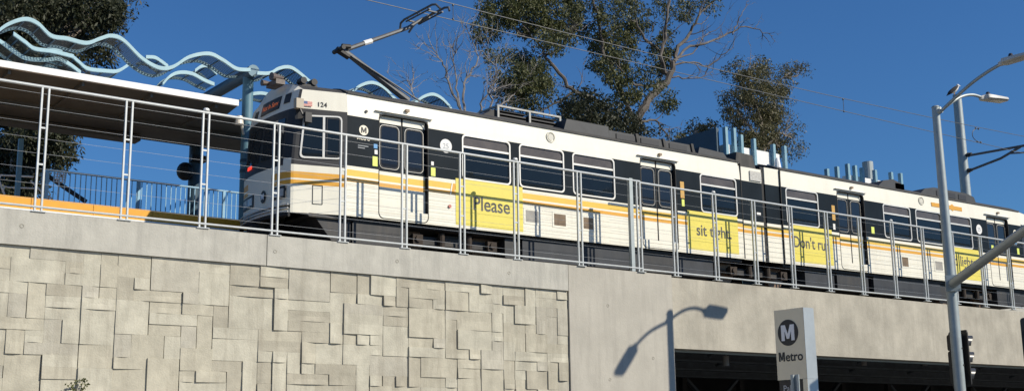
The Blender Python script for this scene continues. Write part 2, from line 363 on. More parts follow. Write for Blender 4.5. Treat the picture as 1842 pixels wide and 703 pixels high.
RP=[.9845,1.0523,1.1212,1.1899,1.2596,1.3282,1.3988,1.4678,1.5387,1.6098,1.6818]
RP=[x*20.17 for x in RP]; RP+= [RP[-1]+1.39*k for k in range(1,8)]
fence('cable_fence',20.25,[x*20.25/20.17 for x in RP],18.80,RP[-1]+1,'silver cable fence with paired bar posts on the smooth bridge beam',ks=20.25/20.0*.9955,caps=(1,6))
b=MB(); b.box(18.36,18.46,19.98,20.06,ZF0+.002,ZF1+.03); tag(b.build('expansion_post',GALV),'broad galvanised post at the joint between wall fence and bridge fence','post')
# ================================================================== TRAIN
X0=11.54; XM=23.74; YS=20.80; YC=22.12
SL=-.0047
tr=thing('light_rail_train',(X0,YS,3.9),'white and navy articulated light rail train with orange stripes and yellow posters','train')
tr.rotation_euler=(0,SL,0)
ZR=[(4.514,5.205,'rib'),(5.205,5.285,'or'),(5.285,5.325,'wh'),(5.325,5.454,'am'),(5.454,5.53,'wh'),(5.53,6.565,'nv'),(6.565,7.014,'wh')]
MI={'rib':0,'or':1,'wh':2,'am':3,'nv':4,'bk':5}
SMATS=[RIB,ORANGE,WHITE,AMBER,NAVY,BLACK]
ids={}
WIN=[(14.33,15.60),(15.86,17.12),(17.39,18.65),(21.50,22.79)]; DOORS=[(12.28,13.46),(19.50,20.66)]
WZ0,WZ1=5.587,6.548; DZ0,DZ1=4.73,6.70
XE=22.97
def side(mir,far=False):
    b=MB(); fx=(lambda x:2*XM-x) if mir else (lambda x:x)
    Y=lambda z:(YS+max(0,z-6.6)*.06) if not far else (2*YC-YS-max(0,z-6.6)*.06)
    cols=sorted(set([X0,XE]+[x for d in DOORS for x in d]+[x for d in WIN for x in d]))
    rows=sorted(set([z for a in ZR for z in a[:2]]+[WZ0,WZ1,DZ0,DZ1]))
    for i in range(len(cols)-1):
        xa,xb=cols[i],cols[i+1]; xm=(xa+xb)/2
        for j in range(len(rows)-1):
            za,zb=rows[j],rows[j+1]; zm=(za+zb)/2
            if any(a<xm<c for a,c in DOORS) and DZ0<zm<DZ1 and not far: continue
            if any(a<xm<c for a,c in WIN) and WZ0<zm<WZ1 and not far: continue
            b.cur=MI[[k for a,c,k in ZR if a<zm<c][0]]
            q=[(fx(xa),Y(za),za),(fx(xb),Y(za),za),(fx(xb),Y(zb),zb),(fx(xa),Y(zb),zb)]
            if mir!=far: q.reverse()
            b.quad(*q)
    if not far:
        for a,c in DOORS+WIN:
            isd=(a,c) in DOORS; z0,z1=(DZ0,DZ1) if isd else (WZ0,WZ1); dp=.14 if isd else .035; b.cur=5
            for xx in(a,c): b.quad((fx(xx),YS,z0),(fx(xx),YS+dp,z0),(fx(xx),YS+dp,z1),(fx(xx),YS+.006,z1))
            b.quad((fx(a),YS,z0),(fx(c),YS,z0),(fx(c),YS+dp,z0),(fx(a),YS+dp,z0)); b.quad((fx(a),YS,z1),(fx(c),YS,z1),(fx(c),YS+dp,z1),(fx(a),YS+dp,z1))
    return b
def roofarc(Xa,Xb,ya=20.87,yb=23.37,h=.26,k=10):
    b=MB(); P=[]
    for i in range(k+1):
        t=i/k; P.append((ya+(yb-ya)*t,7.075+h*math.sin(math.pi*t)**.7 if 0<t<1 else 7.075))
    prof=[(ya+.0,7.010)]+P+[(yb,7.010)]
    n=len(prof)
    for X in(Xa,Xb): b.v+=[Vector((X,y,z)) for y,z in prof]
    for i in range(n-1): b.f.append((i,i+1,n+i+1,n+i)); b.mi.append(0)
    b.f.append(tuple(range(n))); b.f.append(tuple(range(2*n-1,n-1,-1))); b.mi+=[0,0]
    return b
# front end outline (plan) for each height
def cabx(z): # corner x and nose offset
    xc=10.44+max(0,z-5.5)*.075+max(0,z-6.6)*.12
    return xc
def nose(z): return .19-max(0,z-5.5)*.05
def cabplan(z,k=12):
    xc=cabx(z); P=[(X0,YS+max(0,z-6.6)*.06),(xc+.05,21.03)]
    for i in range(k+1):
        t=i/k; y=21.05+(23.19-21.05)*t; x=xc-nose(z)*(math.sin(math.pi*t)**.6)
        P.append((x,y))
    P+=[(xc+.05,23.21),(X0,23.44-max(0,z-6.6)*.06)]
    return P
def cab(mir):
    fx=(lambda x:2*XM-x) if mir else (lambda x:x); b=MB()
    rows=[4.514,4.60,4.66,5.08,5.165,5.20,5.33,5.47,5.60,6.0,6.45,6.62,6.80,7.014]
    Ps=[cabplan(z) for z in rows]; n=len(Ps[0])
    for j in range(len(rows)-1):
        zm=(rows[j]+rows[j+1])/2
        for i in range(n-1):
            ym=(Ps[j][i][1]+Ps[j][i+1][1])/2; sidep=i==0 or i==n-2 or i==1 or i==n-3
            if sidep:
                k='wh' if zm>6.62 else 'bk' if zm>5.47 else 'wh'
                if 5.33<zm<5.47: k='wh'
                if 5.20<zm<5.33: k='or'
                if 5.165<zm<5.20: k='wh'
                if 5.08<zm<5.165: k='or'
                if i==1 or i==n-3: k='bk' if zm>5.47 else 'wh' if zm>6.62 else k
            else:
                t=(i-2+.5)/12
                k='wh'
                if zm>5.6 and zm<6.62: k='bk'
                elif 5.47<zm<5.6: k='bk' if .1<t<.9 else 'wh'
                elif 4.60<zm<4.66: k='bk'
                elif (5.08<zm<5.165 or 5.20<zm<5.33) and (t<.27 or t>.73): k='or'
            b.cur=MI[k]
            q=[(fx(Ps[j][i][0]),Ps[j][i][1],rows[j]),(fx(Ps[j][i+1][0]),Ps[j][i+1][1],rows[j]),(fx(Ps[j+1][i+1][0]),Ps[j+1][i+1][1],rows[j+1]),(fx(Ps[j+1][i][0]),Ps[j+1][i][1],rows[j+1])]
            if not mir: q.reverse()
            b.quad(*q)
    # forehead lunette up to the roof crown
    b.cur=2; top=Ps[-1]; m=13
    for i in range(2,2+12):
        def zt(y): t=max(0,min(1,(y-21.05)/2.14)); return 7.014+.30*math.sin(math.pi*t)**.7
        a,c=top[i],top[i+1]
        b.quad((fx(a[0]),a[1],7.014),(fx(a[0])+(.10*(1 if not mir else -1)),a[1],zt(a[1])),(fx(c[0])+(.10*(1 if not mir else -1)),c[1],zt(c[1])),(fx(c[0]),c[1],7.014))
    return b
def cabroof(mir):
    fx=(lambda x:2*XM-x) if mir else (lambda x:x); b=MB(); k=12
    def arc(X,ya,yb,h): return [Vector((fx(X),ya+(yb-ya)*i/k,7.02+h*(math.sin(math.pi*i/k)**.7 if 0<i<k else 0))) for i in range(k+1)]
    A=[Vector((fx(cabx(7.014)-nose(7.0)*(math.sin(math.pi*i/k)**.6)+.10),21.05+2.14*i/k,7.018+.30*(math.sin(math.pi*i/k)**.7 if 0<i<k else 0))) for i in range(k+1)]
    B=arc(X0,20.87,23.37,.32)
    b.v=A+B; n=k+1
    for i in range(k): b.f.append((i,i+1,n+i+1,n+i)); b.mi.append(0)
    # eaves skirt along the side
    return b
for mir in(False,True):
    bd=side(mir).build('body_side',SMATS,tr); side(mir,True).build('body_side',SMATS,tr)
    cab(mir).build('cab_shell',SMATS,tr,smooth=True)
    cabroof(mir).build('cab_roof',ROOFM,tr,smooth=True)
    fx=(lambda x:2*XM-x) if mir else (lambda x:x)
    roofarc(fx(X0),fx(XE)).build('roof',ROOFM,tr,smooth=True)
    # end bulkhead and dark lining
    b=MB(); b.box(*sorted((fx(XE-.05),fx(XE))),20.82,23.42,4.55,7.0); b.build('end_bulkhead',RUB,tr)
    b=MB(); b.box(*sorted((fx(11.5),fx(XE-.06))),YS+.15,23.40,4.52,7.0); b.build('inner_lining',RUB,tr)
    # eaves gutter
    b=MB(); b.box(*sorted((fx(X0),fx(XE))),20.80,20.87,7.016,7.05)
    b.build('roof_gutter',ROOFM,tr)
    # windows
    for (a,c) in WIN:
        xa,xb=sorted((fx(a),fx(c)))
        b=MB(); b.ring(rrect(xa-.012,xb+.012,WZ0-.012,WZ1+.012,.10),rrect(xa+.022,xb-.022,WZ0+.022,WZ1-.022,.08),YS-.012,YS+.02); fr=b.build('window',FRAME,tr,smooth=True)
        b=MB(); b.box(xa+.004,xb-.004,YS+.022,YS+.030,WZ0+.004,WZ1-.28); b.build('pane',GLASS,fr)
        b=MB(); b.box(xa+.004,xb-.004,YS+.022,YS+.030,WZ1-.235,WZ1-.004); b.build('transom_pane',TRANS,fr)
        b=MB(); b.box(xa+.01,xb-.01,YS+.0,YS+.028,WZ1-.279,WZ1-.236); b.build('transom_bar',FRAME,fr)
    for (a,c) in DOORS:
        xa,xb=sorted((fx(a),fx(c))); xm=(xa+xb)/2; Yd=YS+.085
        for (l,r_) in((xa+.01,xm-.022),(xm+.022,xb-.02)):
            b=MB()
            for (z0,z1,k) in ((DZ0,5.205,'wh'),(5.205,5.285,'or'),(5.285,5.325,'wh'),(5.325,5.454,'am'),(5.454,5.53,'wh'),(5.53,6.545,'nv'),(6.545,DZ1-.01,'wh')):
                b.cur=MI[k]; b.quad((l,Yd,z0),(r_,Yd,z0),(r_,Yd,z1),(l,Yd,z1))
            b.cur=5; b.quad((l,Yd,DZ0),(l,Yd+.05,DZ0),(l,Yd+.05,DZ1-.01),(l,Yd,DZ1-.01)); b.quad((r_,Yd,DZ0),(r_,Yd+.05,DZ0),(r_,Yd+.05,DZ1-.01),(r_,Yd,DZ1-.01))
            d=b.build('door',SMATS,tr)
            b=MB(); b.ring(rrect(l+.055,r_-.055,5.60,6.50,.09),rrect(l+.083,r_-.083,5.628,6.472,.075),Yd-.012,Yd+.004); b.build('seal',RUB,d,smooth=True)
            b=MB(); b.ring(rrect(l+.045,r_-.045,5.59,6.51,.10),rrect(l+.054,r_-.054,5.599,6.501,.09),Yd-.008,Yd+.004); b.build('trim',FRAME,d)
            b=MB(); b.prism(rrect(l+.08,r_-.08,5.625,6.475,.078),Yd-.006,Yd-.002); b.build('door_glass',DOORG,d)
        b=MB(); b.box(xm-.02,xm+.02,Yd+.01,Yd+.03,DZ0,DZ1-.01)
        b.ring([(p[0],p[1]) for p in rrect(xa-.012,xb+.012,DZ0-.2,DZ1+.016,.12)],[(p[0],p[1]) for p in rrect(xa+.006,xb-.006,DZ0-.2+.018,DZ1-.006,.11)],YS-.004,YS+.004)
        ds=b; ds.f=ds.f; 
        ds.build('door_surround',RUB,tr)
        b=MB(); b.box(xa-.10,xb+.10,YS-.05,YS+.012,DZ1+.05,DZ1+.065); b.build('drip_rail',FRAME,tr)
        b=MB(); b.box(xm+.03,xm+.11,YS-.05,YS+.02,DZ1+.13,DZ1+.185); b.build('door_lamp',TAN,tr)
    # bogie + underframe
    def under(name,xa,xb,z0,z1,m,y0=20.93,y1=23.2): 
        b=MB(); b.cbox(*sorted((fx(xa),fx(xb))),y0,y1,z0,z1,.03); b.build(name,m,tr)
    under('underframe',10.75,XE,4.44,4.512,UNDER,20.9,23.3)
    under('equipment_box',11.75,13.05,3.98,4.438,UNDER2); under('equipment_box',15.55,15.95,4.0,4.438,UNDER2,20.97); 
    under('equipment_box',16.0,19.15,3.99,4.438,NAVYBOX); under('equipment_box',19.35,20.7,3.99,4.438,UNDER2,20.96); under('equipment_box',20.8,22.0,3.99,4.438,NAVYBOX,20.98)
    b=MB(); q=[(10.95,4.438),(11.72,4.438),(11.72,4.02),(11.3,4.02)]; b.prism([(fx(x),z) for x,z in q],20.96,23.2); b.build('pilot_skirt',UNDER2,tr)
    def bogie(xc):
        b=MB(); b.box(xc-1.05,xc+1.05,21.12,21.2,4.15,4.32); b.box(xc-1.05,xc+1.05,23.04,23.12,4.15,4.32); b.box(xc-.3,xc+.3,21.2,23.04,4.15,4.4)
        bo=b.build('bogie',UNDER,tr)
        for dx in(-.95,.95):
            for y in(21.36,22.78):
                b=MB(); b.tube([(xc+dx,y,4.24),(xc+dx,y+.12,4.24)],.33,20); b.build('wheel',RAILST,bo)
            b=MB(); b.box(xc+dx-.12,xc+dx+.12,21.02,21.12,4.12,4.34); b.tube([(xc+dx,20.98,4.24),(xc+dx,21.04,4.24)],.07,10); b.build('axle_box',RUST,bo)
        for dx in(-.35,.35): b=MB(); b.tube([(xc+dx,21.05,4.1),(xc+dx,21.05,4.4)],.07,10); b.build('spring',RUST,bo)
    bogie(fx(14.3))
    if not mir: bogie(XM)
# articulation: recessed lower link section with seams
b=MB(); b.cur=4
b.box(XE+.002,2*XM-XE-.002,20.98,23.26,4.6,6.95); b.build('gangway_bellows',RUB,tr)
b=MB()
for (z0,z1,k) in ZR[:-1]: b.cur=MI[k]; b.quad((23.00,20.83,z0),(23.80,20.83,z0),(23.80,20.83,z1),(23.00,20.83,z1))
b.cur=2; b.quad((23.00,20.83,6.565),(23.80,20.83,6.565),(23.80,20.83,6.93),(23.00,20.83,6.93))
b.cur=5; b.quad((23.80,20.83,4.514),(23.80,20.97,4.514),(23.80,20.97,6.93),(23.80,20.83,6.93))
b.build('link_panel',SMATS,tr)
b=MB()
for (z0,z1,k) in ZR: b.cur=MI[k]; b.quad((23.93,20.83,z0),(24.50,20.83,z0),(24.50,20.83,z1),(23.93,20.83,z1)); b.quad((23.93,20.83,z0),(23.93,20.97,z0),(23.93,20.97,z1),(23.93,20.83,z1))
b.build('link_panel',SMATS,tr)
b=MB(); b.box(23.35,23.78,20.80,20.828,6.60,6.85); b.build('link_grille',mat('pale_grille_metal',(.55,.54,.5),.5,bump=1,bscale=50,var=.3,scale=20),tr)
b=MB(); b.prism([(22.98,6.96),(23.75,6.96),(23.65,7.32),(23.05,7.34)],20.95,23.2); b.build('link_roof_cowl',ROOFM,tr)
b=MB()
for x in(23.86,): b.box(x-.06,x+.06,20.86,20.99,4.6,7.02)
b.build('link_gap_seal',RUB,tr)
# lower joint lines: slim rubber seams
for x in(22.985,24.505): b=MB(); b.box(x-.012,x+.012,20.79,20.84,4.53,7.0); b.build('panel_seam',RUB,tr)
# roof gear
b=MB(); b.prism([(17.30,7.06),(17.42,7.40),(18.7,7.40),(18.72,7.06)],21.0,22.9)
sh1=b.build('roof_shroud',SHROUD,tr)
b=MB(); b.prism([(18.73,7.06),(18.73,7.32),(21.55,7.32),(21.65,7.06)],21.02,22.9); sh2=b.build('roof_shroud',SHROUD,tr)
for xx in(18.95,19.75,20.7):
    b=MB(); b.box(xx,xx+.6,21.0,21.019,7.14,7.27); b.build('louvre',BLACK,sh2)
b=MB(); b.prism([(21.67,7.06),(21.75,7.30),(22.62,7.26),(22.82,7.06)],21.0,22.9); b.build('roof_shroud',SHROUD,tr)
for x in(19.62,20.52,21.5): 
    b=MB(); b.prism([(x,7.06),(x-.06,7.35),(x+.02,7.35),(x+.08,7.06)],20.985,22.85); b.build('shroud_rib',ROOFM,tr)
# resistor rack: open frame with louvred trays
b=MB()
for y in(21.35,22.6):
    for x in(15.7,16.6,17.5): b.box(x-.025,x+.025,y-.02,y+.02,7.1,7.55)
    for z in(7.22,7.53): b.box(15.7,17.5,y-.022,y+.022,z-.02,z+.02)
for x in(15.7,17.5): b.box(x-.02,x+.02,21.35,22.6,7.51,7.55)
rk=b.build('resistor_rack',mat('dull_aluminium',(.33,.33,.31),.5,metal=.2,var=.3,scale=12),tr)
b=MB()
for z in(7.28,7.36,7.44): 
    for x in(15.75,16.65): b.box(x,x+.8,21.4,22.55,z,z+.03)
b.build('resistor_grid',BLACK,rk)
b=MB(); b.prism([(15.0,7.10),(15.68,7.48),(15.68,7.10)],21.4,22.6); b.build('rack_fairing',ROOFM,tr)
# second car roof gear
for (xa,xb,h) in((28.9,30.2,.32),(30.9,33.9,.30)):
    b=MB(); b.prism([(xa,7.06),(xa+.35,7.06+h*.8),(xa+.8,7.08+h),(xb-.5,7.08+h),(xb-.12,7.0+h),(xb,7.06)],21.0,22.9); s=b.build('roof_shroud',SHROUD,tr)
    b=MB(); n=3
    for i in range(n): x=xa+.9+(xb-xa-1.3)*i/n; b.box(x,x+.4,20.985,20.999,7.14,7.30)
    b.build('louvre',BLACK,s)
# small roof fittings near the pantograph
b=MB()
b.box(12.9,15.1,21.25,21.32,7.18,7.24); b.box(12.9,15.1,22.9,22.97,7.18,7.24)
for x in(13.0,13.6,14.4,15.0): b.tube([(x,21.28,7.05),(x,21.28,7.2)],.045,8)
b.build('pantograph_base',PANTO,tr)
b=MB()
for i,x in enumerate((14.45,14.6,14.75,14.9)): 
    for k in range(3): b.tube([(x,21.5,7.18+.05*k),(x,21.5,7.21+.05*k)],.05,10)
b.build('insulator',BLACK,tr)
b=MB(); b.box(13.75,14.15,21.0,21.08,7.07,7.12); b.build('roof_tag',PINK,tr)
b=MB(); b.box(10.85,11.2,21.45,21.7,7.2,7.28); 
for x in(10.88,11.12): b.tube([(x,21.42,7.34),(x,21.62,7.34)],.07,10)
b.build('roof_lamp',UNDER,tr)
b=MB()
b.tube([(10.22,21.55,7.34),(10.5,21.60,7.36)],[.085,.03],12); b.tube([(10.17,21.88,7.28),(10.42,21.9,7.30)],[.065,.03],12); b.box(10.3,10.5,21.5,21.95,7.2,7.3)
b.build('horn',mat('horn_brown_metal',(.13,.10,.085),.5,var=.4,scale=20),tr)
# pantograph
k0=at(735,182,22.1); kn=at(620,92,22.1); ke=at(735,50,22.1); hd=at(795,22,22.1)
b=MB(); b.tube([k0,kn],[.085,.06],8); pa=b.build('pantograph_arm',PANTO,tr)
hc=Vector((at(765,33,22.1).x,22.1,9.66)); b=MB(); b.tube([kn+Vector((.05,0,.03)),at(735,52,22.1),hc+Vector((-.03,0,-.13))],[.055,.045,.032],8); b.build('upper_arm',PANTO,pa)
b=MB(); b.tube([at(656,79,22.1),at(670,75,22.1)],.058,8); b.build('arm_label',WPR,pa)
b=MB(); b.tube([kn-Vector((.12,.22,0)),kn+Vector((-.12,.22,0))],.05,8); b.tube([kn+Vector((-.18,0,.0)),kn+Vector((.12,0,-.12))],.07,8); b.tube([kn+Vector((-.1,-.1,.06)),kn+Vector((.1,-.1,.08))],.05,8); b.build('knuckle',UNDER,pa)
b=MB(); b.tube([k0+Vector((.25,-.1,0)),kn+Vector((.15,-.08,-.12))],.022,6); b.build('tie_rod',PANTO,pa)
b=MB()
for dx in(-.17,.17):   # two contact strips with down-turned horns
    b.tube([hc+Vector((dx*.7,.86,-.20)),hc+Vector((dx,.74,-.06)),hc+Vector((dx,.58,-.018)),hc+Vector((dx,-.58,-.018)),hc+Vector((dx,-.74,-.06)),hc+Vector((dx*.7,-.84,-.18))],.026,8)
    b.tube([hc+Vector((dx,.50,-.09)),hc+Vector((dx,-.50,-.09))],.022,6)
    for y in(-.42,0,.42): b.tube([hc+Vector((dx,y,-.10)),hc+Vector((dx,y,-.02))],.016,6)
for y in(-.40,.40): b.tube([hc+Vector((-.17,y,-.10)),hc+Vector((.17,y,-.10))],.024,6); b.tube([hc+Vector((0,y,-.10)),hc+Vector((-.03,y*.4,-.16))],.022,6)
b.tube([hc+Vector((-.03,.24,-.16)),hc+Vector((-.03,-.24,-.16))],.04,8)
b.tube([hc+Vector((-.1,.3,-.16)),hc+Vector((-.16,.36,-.30))],.018,6)
b.build('collector_head',PANTO,pa)
# ---------- train graphics
def Mpts(w,h,t): # outline of a bold capital M, centred on x
    a=w/2; return [(-a,0),(-a,h),(-a+t*1.25,h),(0,h*.42),(a-t*1.25,h),(a,h),(a,0),(a-t,0),(a-t,h*.62),(.0+t*.38,h*.12),(-t*.38,h*.12),(-a+t,h*.62),(-a+t,0)]
def glyphM(name,w,h,t,mtx,m,parent,ext=.0015):
    P=Mpts(w,h,t); P=P[::-1]; k=len(P); b=MB()
    b.v=[mtx@Vector((x,y,ext)) for x,y in P]+[mtx@Vector((x,y,-ext)) for x,y in P]
    b.f=[tuple(range(k)),tuple(range(2*k-1,k-1,-1))]+[(i,k+i,k+(i+1)%k,(i+1)%k) for i in range(k)]; b.mi=[0]*len(b.f); return b.build(name,m,parent)
def plate(name,pts,m,y=YS-.006,t=.004,parent=tr): b=MB(); b.prism(pts,y,y+t); return b.build(name,m,parent)
def rect(x0,x1,z0,z1): return [(x0,z0),(x1,z0),(x1,z1),(x0,z1)]
def zl(x,z): return z-.0047*(x-X0)
def poster(x0,x1,z0,z1): return plate('poster',rect(x0,x1,z0,z1),YELLOW)
# poster words
p=poster(14.15,15.93,4.58,5.575)
text('Please','poster_text',.43,wallM(14.58,YS-.007,4.94),PRINT,tr,.006,.001,sx=.93)
xx=21.0; poster(xx,22.775,4.62,5.575); text('sit tight.','poster_text',.40,wallM(21.28,YS-.007,4.985),PRINT,tr,.006,.001,sx=.97)
poster(24.87,26.48,4.60,5.575); text("Don't run",'poster_text',.43,wallM(24.86,YS-.007,4.985),PRINT,tr,.006,.001,sx=.88)
poster(31.98,33.42,4.63,5.57); text('d lights','poster_text',.43,wallM(32.08,YS-.007,5.03),PRINT,tr,.006,.001,sx=.93)
# emblems
for x,z,r in((11.915,6.30,.105),(2*XM-11.915,6.30,.105)):
    plate('metro_emblem',disc(x,z,r),CREAM); glyphM('emblem_letter',.125,.12,.028,wallM(x,YS-.008,z-.06),INK,tr)
    glyphM('operator_initial',.075,.082,.018,wallM(x-.118,YS-.008,z-.205),CREAM,tr); text('etro','operator_name',.115,wallM(x-.072,YS-.008,z-.205),CREAM,tr,.002,.001,'LEFT',1.08)
    for k in range(2): plate('small_caption',rect(x-.13,x+.11-.08*k,z-.335-.045*k,z-.318-.045*k),mat('faint_caption_grey',(.30,.32,.34),.5),y=YS-.004)
for x in(13.91,2*XM-13.91):
    plate('anniversary_roundel',disc(x,6.24,.15),WPR)
    text('25','roundel_number',.16,wallM(x-.085,YS-.008,6.185),mat('pale_grey_print',(.35,.38,.42),.5),tr,.0,.001)
text('124','fleet_number',.14,wallM(10.93,20.942,6.68)@Matrix.Rotation(R(-13.3),4,'Y'),INK,tr,.0012,.0005)
def taper(x): return 21.03-(x-10.5)*(21.03-YS)/(X0-10.5)
def tplate(name,x0,x1,z0,z1,m,t=.008,parent=tr,top=None):
    b=MB(); b.box(x0,x1,-t,0,z0,z1); b.map(lambda v:(v.x,v.y+taper(v.x)+max(0,v.z-6.6)*.05-.004,v.z)); return b.build(name,m,parent)
fl=tplate('flag_decal',10.66,10.83,6.665,6.765,PINK); 
for k in range(3): tplate('flag_stripe',10.66,10.83,6.675+.033*k,6.688+.033*k,REDM,t=.010,parent=fl)
tplate('flag_canton',10.66,10.735,6.71,6.765,BLUF,t=.012,parent=fl)
# recreate cab side number on the sloping cab side: thin plate follows the taper
# cab side window (on the taper)
b=MB(); 
pts_o=[(10.585,5.60),(11.43,5.63),(11.43,6.52),(10.66,6.48)]
def rr4(pts,r,k=4):
    out=[];n=len(pts)
    for i in range(n):
        p0,p1,p2=Vector(pts[i-1]),Vector(pts[i]),Vector(pts[(i+1)%n]); a=(p0-p1).normalized()*r; c=(p2-p1).normalized()*r
        for j in range(k+1): t=j/k; q=(p1+a)*(1-t)**2+p1*2*t*(1-t)+(p1+c)*t*t; out.append((q.x,q.y))
    return out
o=rr4(pts_o,.10); ii=rr4([(10.622,5.637),(11.40,5.66),(11.40,6.49),(10.695,6.45)],.08)
b.ring(o,ii,-.018,.0); b.map(lambda v:(v.x,v.y+taper(v.x)-.003,v.z)); cw=b.build('cab_window',FRAME,tr)
b=MB(); b.prism(ii,-.008,-.004); b.map(lambda v:(v.x,v.y+taper(v.x)-.003,v.z)); b.build('pane',GLASS,cw)
b=MB(); b.box(11.04,11.085,-.018,0,5.64,6.49); b.map(lambda v:(v.x,v.y+taper(v.x)-.004,v.z)); b.build('sash_bar',FRAME,cw)
b=MB(); b.ring([(11.12,5.68),(11.385,5.68),(11.385,6.46),(11.12,6.46)],[(11.135,5.7),(11.37,5.7),(11.37,6.445),(11.135,6.445)],-.014,0); b.map(lambda v:(v.x,v.y+taper(v.x)-.003,v.z)); b.build('sash',BLACK,cw)
# cab access hatch, mirror box
b=MB(); b.ring(rect(10.86,11.06,4.70,5.08),rect(10.87,11.05,4.71,5.07),-.010,0); b.map(lambda v:(v.x,v.y+taper(v.x)-.002,v.z)); b.build('access_hatch',UNDER2,tr)
b=MB(); b.box(10.46,10.62,20.90,21.02,6.58,6.78); b.build('marker_box',MIRR,tr)
b=MB(); b.tube([(10.55,20.93,6.58),(10.6,20.9,6.45),(10.66,20.86,6.40)],.022,6); b.box(10.62,10.76,20.82,20.90,6.30,6.50); b.build('mirror_bracket',BLACK,tr)
# front end: destination sign, headlights, emblem
def face(y,z,off=.0):
    t=max(0,min(1,(y-21.05)/2.14)); x=cabx(z)-nose(z)*(math.sin(math.pi*t)**.6)
    return x-off
def fplate(name,y0,y1,z0,z1,m,off=.012,n=6,parent=tr,th=.01):
    b=MB()
    for i in range(n):
        ya=y0+(y1-y0)*i/n; yb=y0+(y1-y0)*(i+1)/n
        b.quad((face(ya,z0,off),ya,z0),(face(yb,z0,off),yb,z0),(face(yb,z1,off),yb,z1),(face(ya,z1,off),ya,z1))
        b.quad((face(ya,z0,off),ya,z0),(face(yb,z0,off),yb,z0),(face(yb,z0,0),yb,z0),(face(ya,z0,0),ya,z0))
        b.quad((face(ya,z1,off),ya,z1),(face(yb,z1,off),yb,z1),(face(yb,z1,0),yb,z1),(face(ya,z1,0),ya,z1))
    b.quad((face(y0,z0,off),y0,z0),(face(y0,z1,off),y0,z1),(face(y0,z1,0),y0,z1),(face(y0,z0,0),y0,z0)); b.quad((face(y1,z0,off),y1,z0),(face(y1,z1,off),y1,z1),(face(y1,z1,0),y1,z1),(face(y1,z0,0),y1,z0))
    return b.build(name,m,parent)
dsn=fplate('destination_sign',21.62,22.42,6.72,6.99,BLACK,.02)
rl=random.Random(4)
txt="Not in Service"
b=MB(); 
tm=text('Expo Line','destination_text',.2,Matrix.Identity(4),LED,tr,.004,.001)
bpy.data.objects.remove(tm)
cu=bpy.data.curves.new('t','FONT'); cu.body='Not In Serv'; cu.size=.17; ob=bpy.data.objects.new('t',cu); C.objects.link(ob); me=bpy.data.meshes.new_from_object(ob.evaluated_get(bpy.context.evaluated_depsgraph_get())); bpy.data.objects.remove(ob)
wd=max(v.co.x for v in me.vertices); b=MB(); b.v=[]; 
for v in me.vertices:
    y=22.37-.70*v.co.x/wd; z=6.80+v.co.y*.95; b.v.append(Vector((face(y,z,.026),y,z)))
b.f=[tuple(p.vertices) for p in me.polygons]; b.mi=[0]*len(b.f); b.build('destination_text',LED,dsn)
fplate('side_display',21.26,21.46,6.78,6.98,BLACK,.016); fplate('side_display',22.64,22.80,6.74,6.90,BLACK,.016)
for (y0,y1) in((21.13,21.52),(22.30,22.95)):
    h=fplate('headlight',y0,y1,4.80,5.05,BLACK,.016); m_=(y0+y1)/2
    fplate('lamp',y0+.05,m_-.02,4.85,5.0,LAMPG,.024,3,h); fplate('lamp',m_+.02,y1-.05,4.85,5.0,LAMPG,.024,3,h)
b=MB(); k=24; cy,cz=21.86,4.93
for i in range(k): 
    a0,a1=2*math.pi*i/k,2*math.pi*(i+1)/k
    b.quad((face(cy,cz,.012),cy,cz),(face(cy+.11*math.cos(a0),cz,.012),cy+.11*math.cos(a0),cz+.13*math.sin(a0)),(face(cy+.11*math.cos(a1),cz,.012),cy+.11*math.cos(a1),cz+.13*math.sin(a1)))
b.build('front_emblem',INK,tr)
glyphM('front_emblem_letter',.13,.12,.03,Matrix.Translation((face(cy,cz,.03),cy,cz-.06))@Matrix.Rotation(R(-90),4,'Z')@Matrix.Rotation(R(90),4,'X'),SILVER,tr)
fplate('windscreen',21.30,22.05,5.68,6.45,WSCR,.010,6); fplate('windscreen',22.18,22.88,5.68,6.45,WSCR,.010,6)
fplate('run_number_sign',22.50,22.72,5.62,5.69,LEDR,.02,3)
for ya,yb in((21.75,21.55),(22.5,22.75)): b=MB(); b.tube([(face(ya,6.40,.04),ya,6.40),(face(yb,5.75,.04),yb,5.75)],.012,6); b.build('wiper',BLACK,tr)
b=MB()
for z in(4.53,4.60,4.67):
    pts=[(face(21.05+2.14*i/10,4.6,.05),21.05+2.14*i/10,z) for i in range(11)]; b.tube(pts,.018,6)
b.build('bumper_trim',FRAME,tr)
b=MB(); pts=[(face(21.05+2.14*i/10,4.5,.03),21.05+2.14*i/10,4.47) for i in range(11)]; b.tube(pts,.05,6); b.box(10.1,10.6,21.98,22.26,4.2,4.4); b.build('coupler',RUB,tr)
# decals beside doors
for (x0,x1,z0,z1,m) in((12.15,12.235,5.96,6.05,DECB),(12.17,12.24,5.84,5.93,WPR),(12.125,12.24,5.59,5.79,DECY),(13.535,13.60,5.78,5.86,WPR),(13.53,13.64,5.55,5.73,DECY),(20.80,20.93,5.86,6.27,DECO),(20.83,20.92,5.66,5.83,DECY),(2*XM-20.93,2*XM-20.80,5.86,6.27,DECO),(2*XM-20.92,2*XM-20.83,5.60,5.76,WPR),(2*XM-19.25,2*XM-19.12,5.64,5.83,DECY),(34.15,34.27,5.62,5.80,DECY),(35.58,35.70,5.62,5.82,DECY),(35.5,35.6,5.95,6.05,DECB),(23.55,23.70,5.72,5.78,WPR)):
    plate('door_decal',rect(x0,x1,z0,z1),m,y=(YS-.006 if not 23<x0<24 else 20.822))
b=MB(); b.tube([(13.99,YS-.03,4.95),(13.99,YS,4.95)],.035,12); b.build('side_marker',REDM,tr)
b=MB(); b.tube([(11.97,YS-.02,6.70),(11.97,YS+.02,6.70)],.03,12); b.build('camera_port',UNDER2,tr)
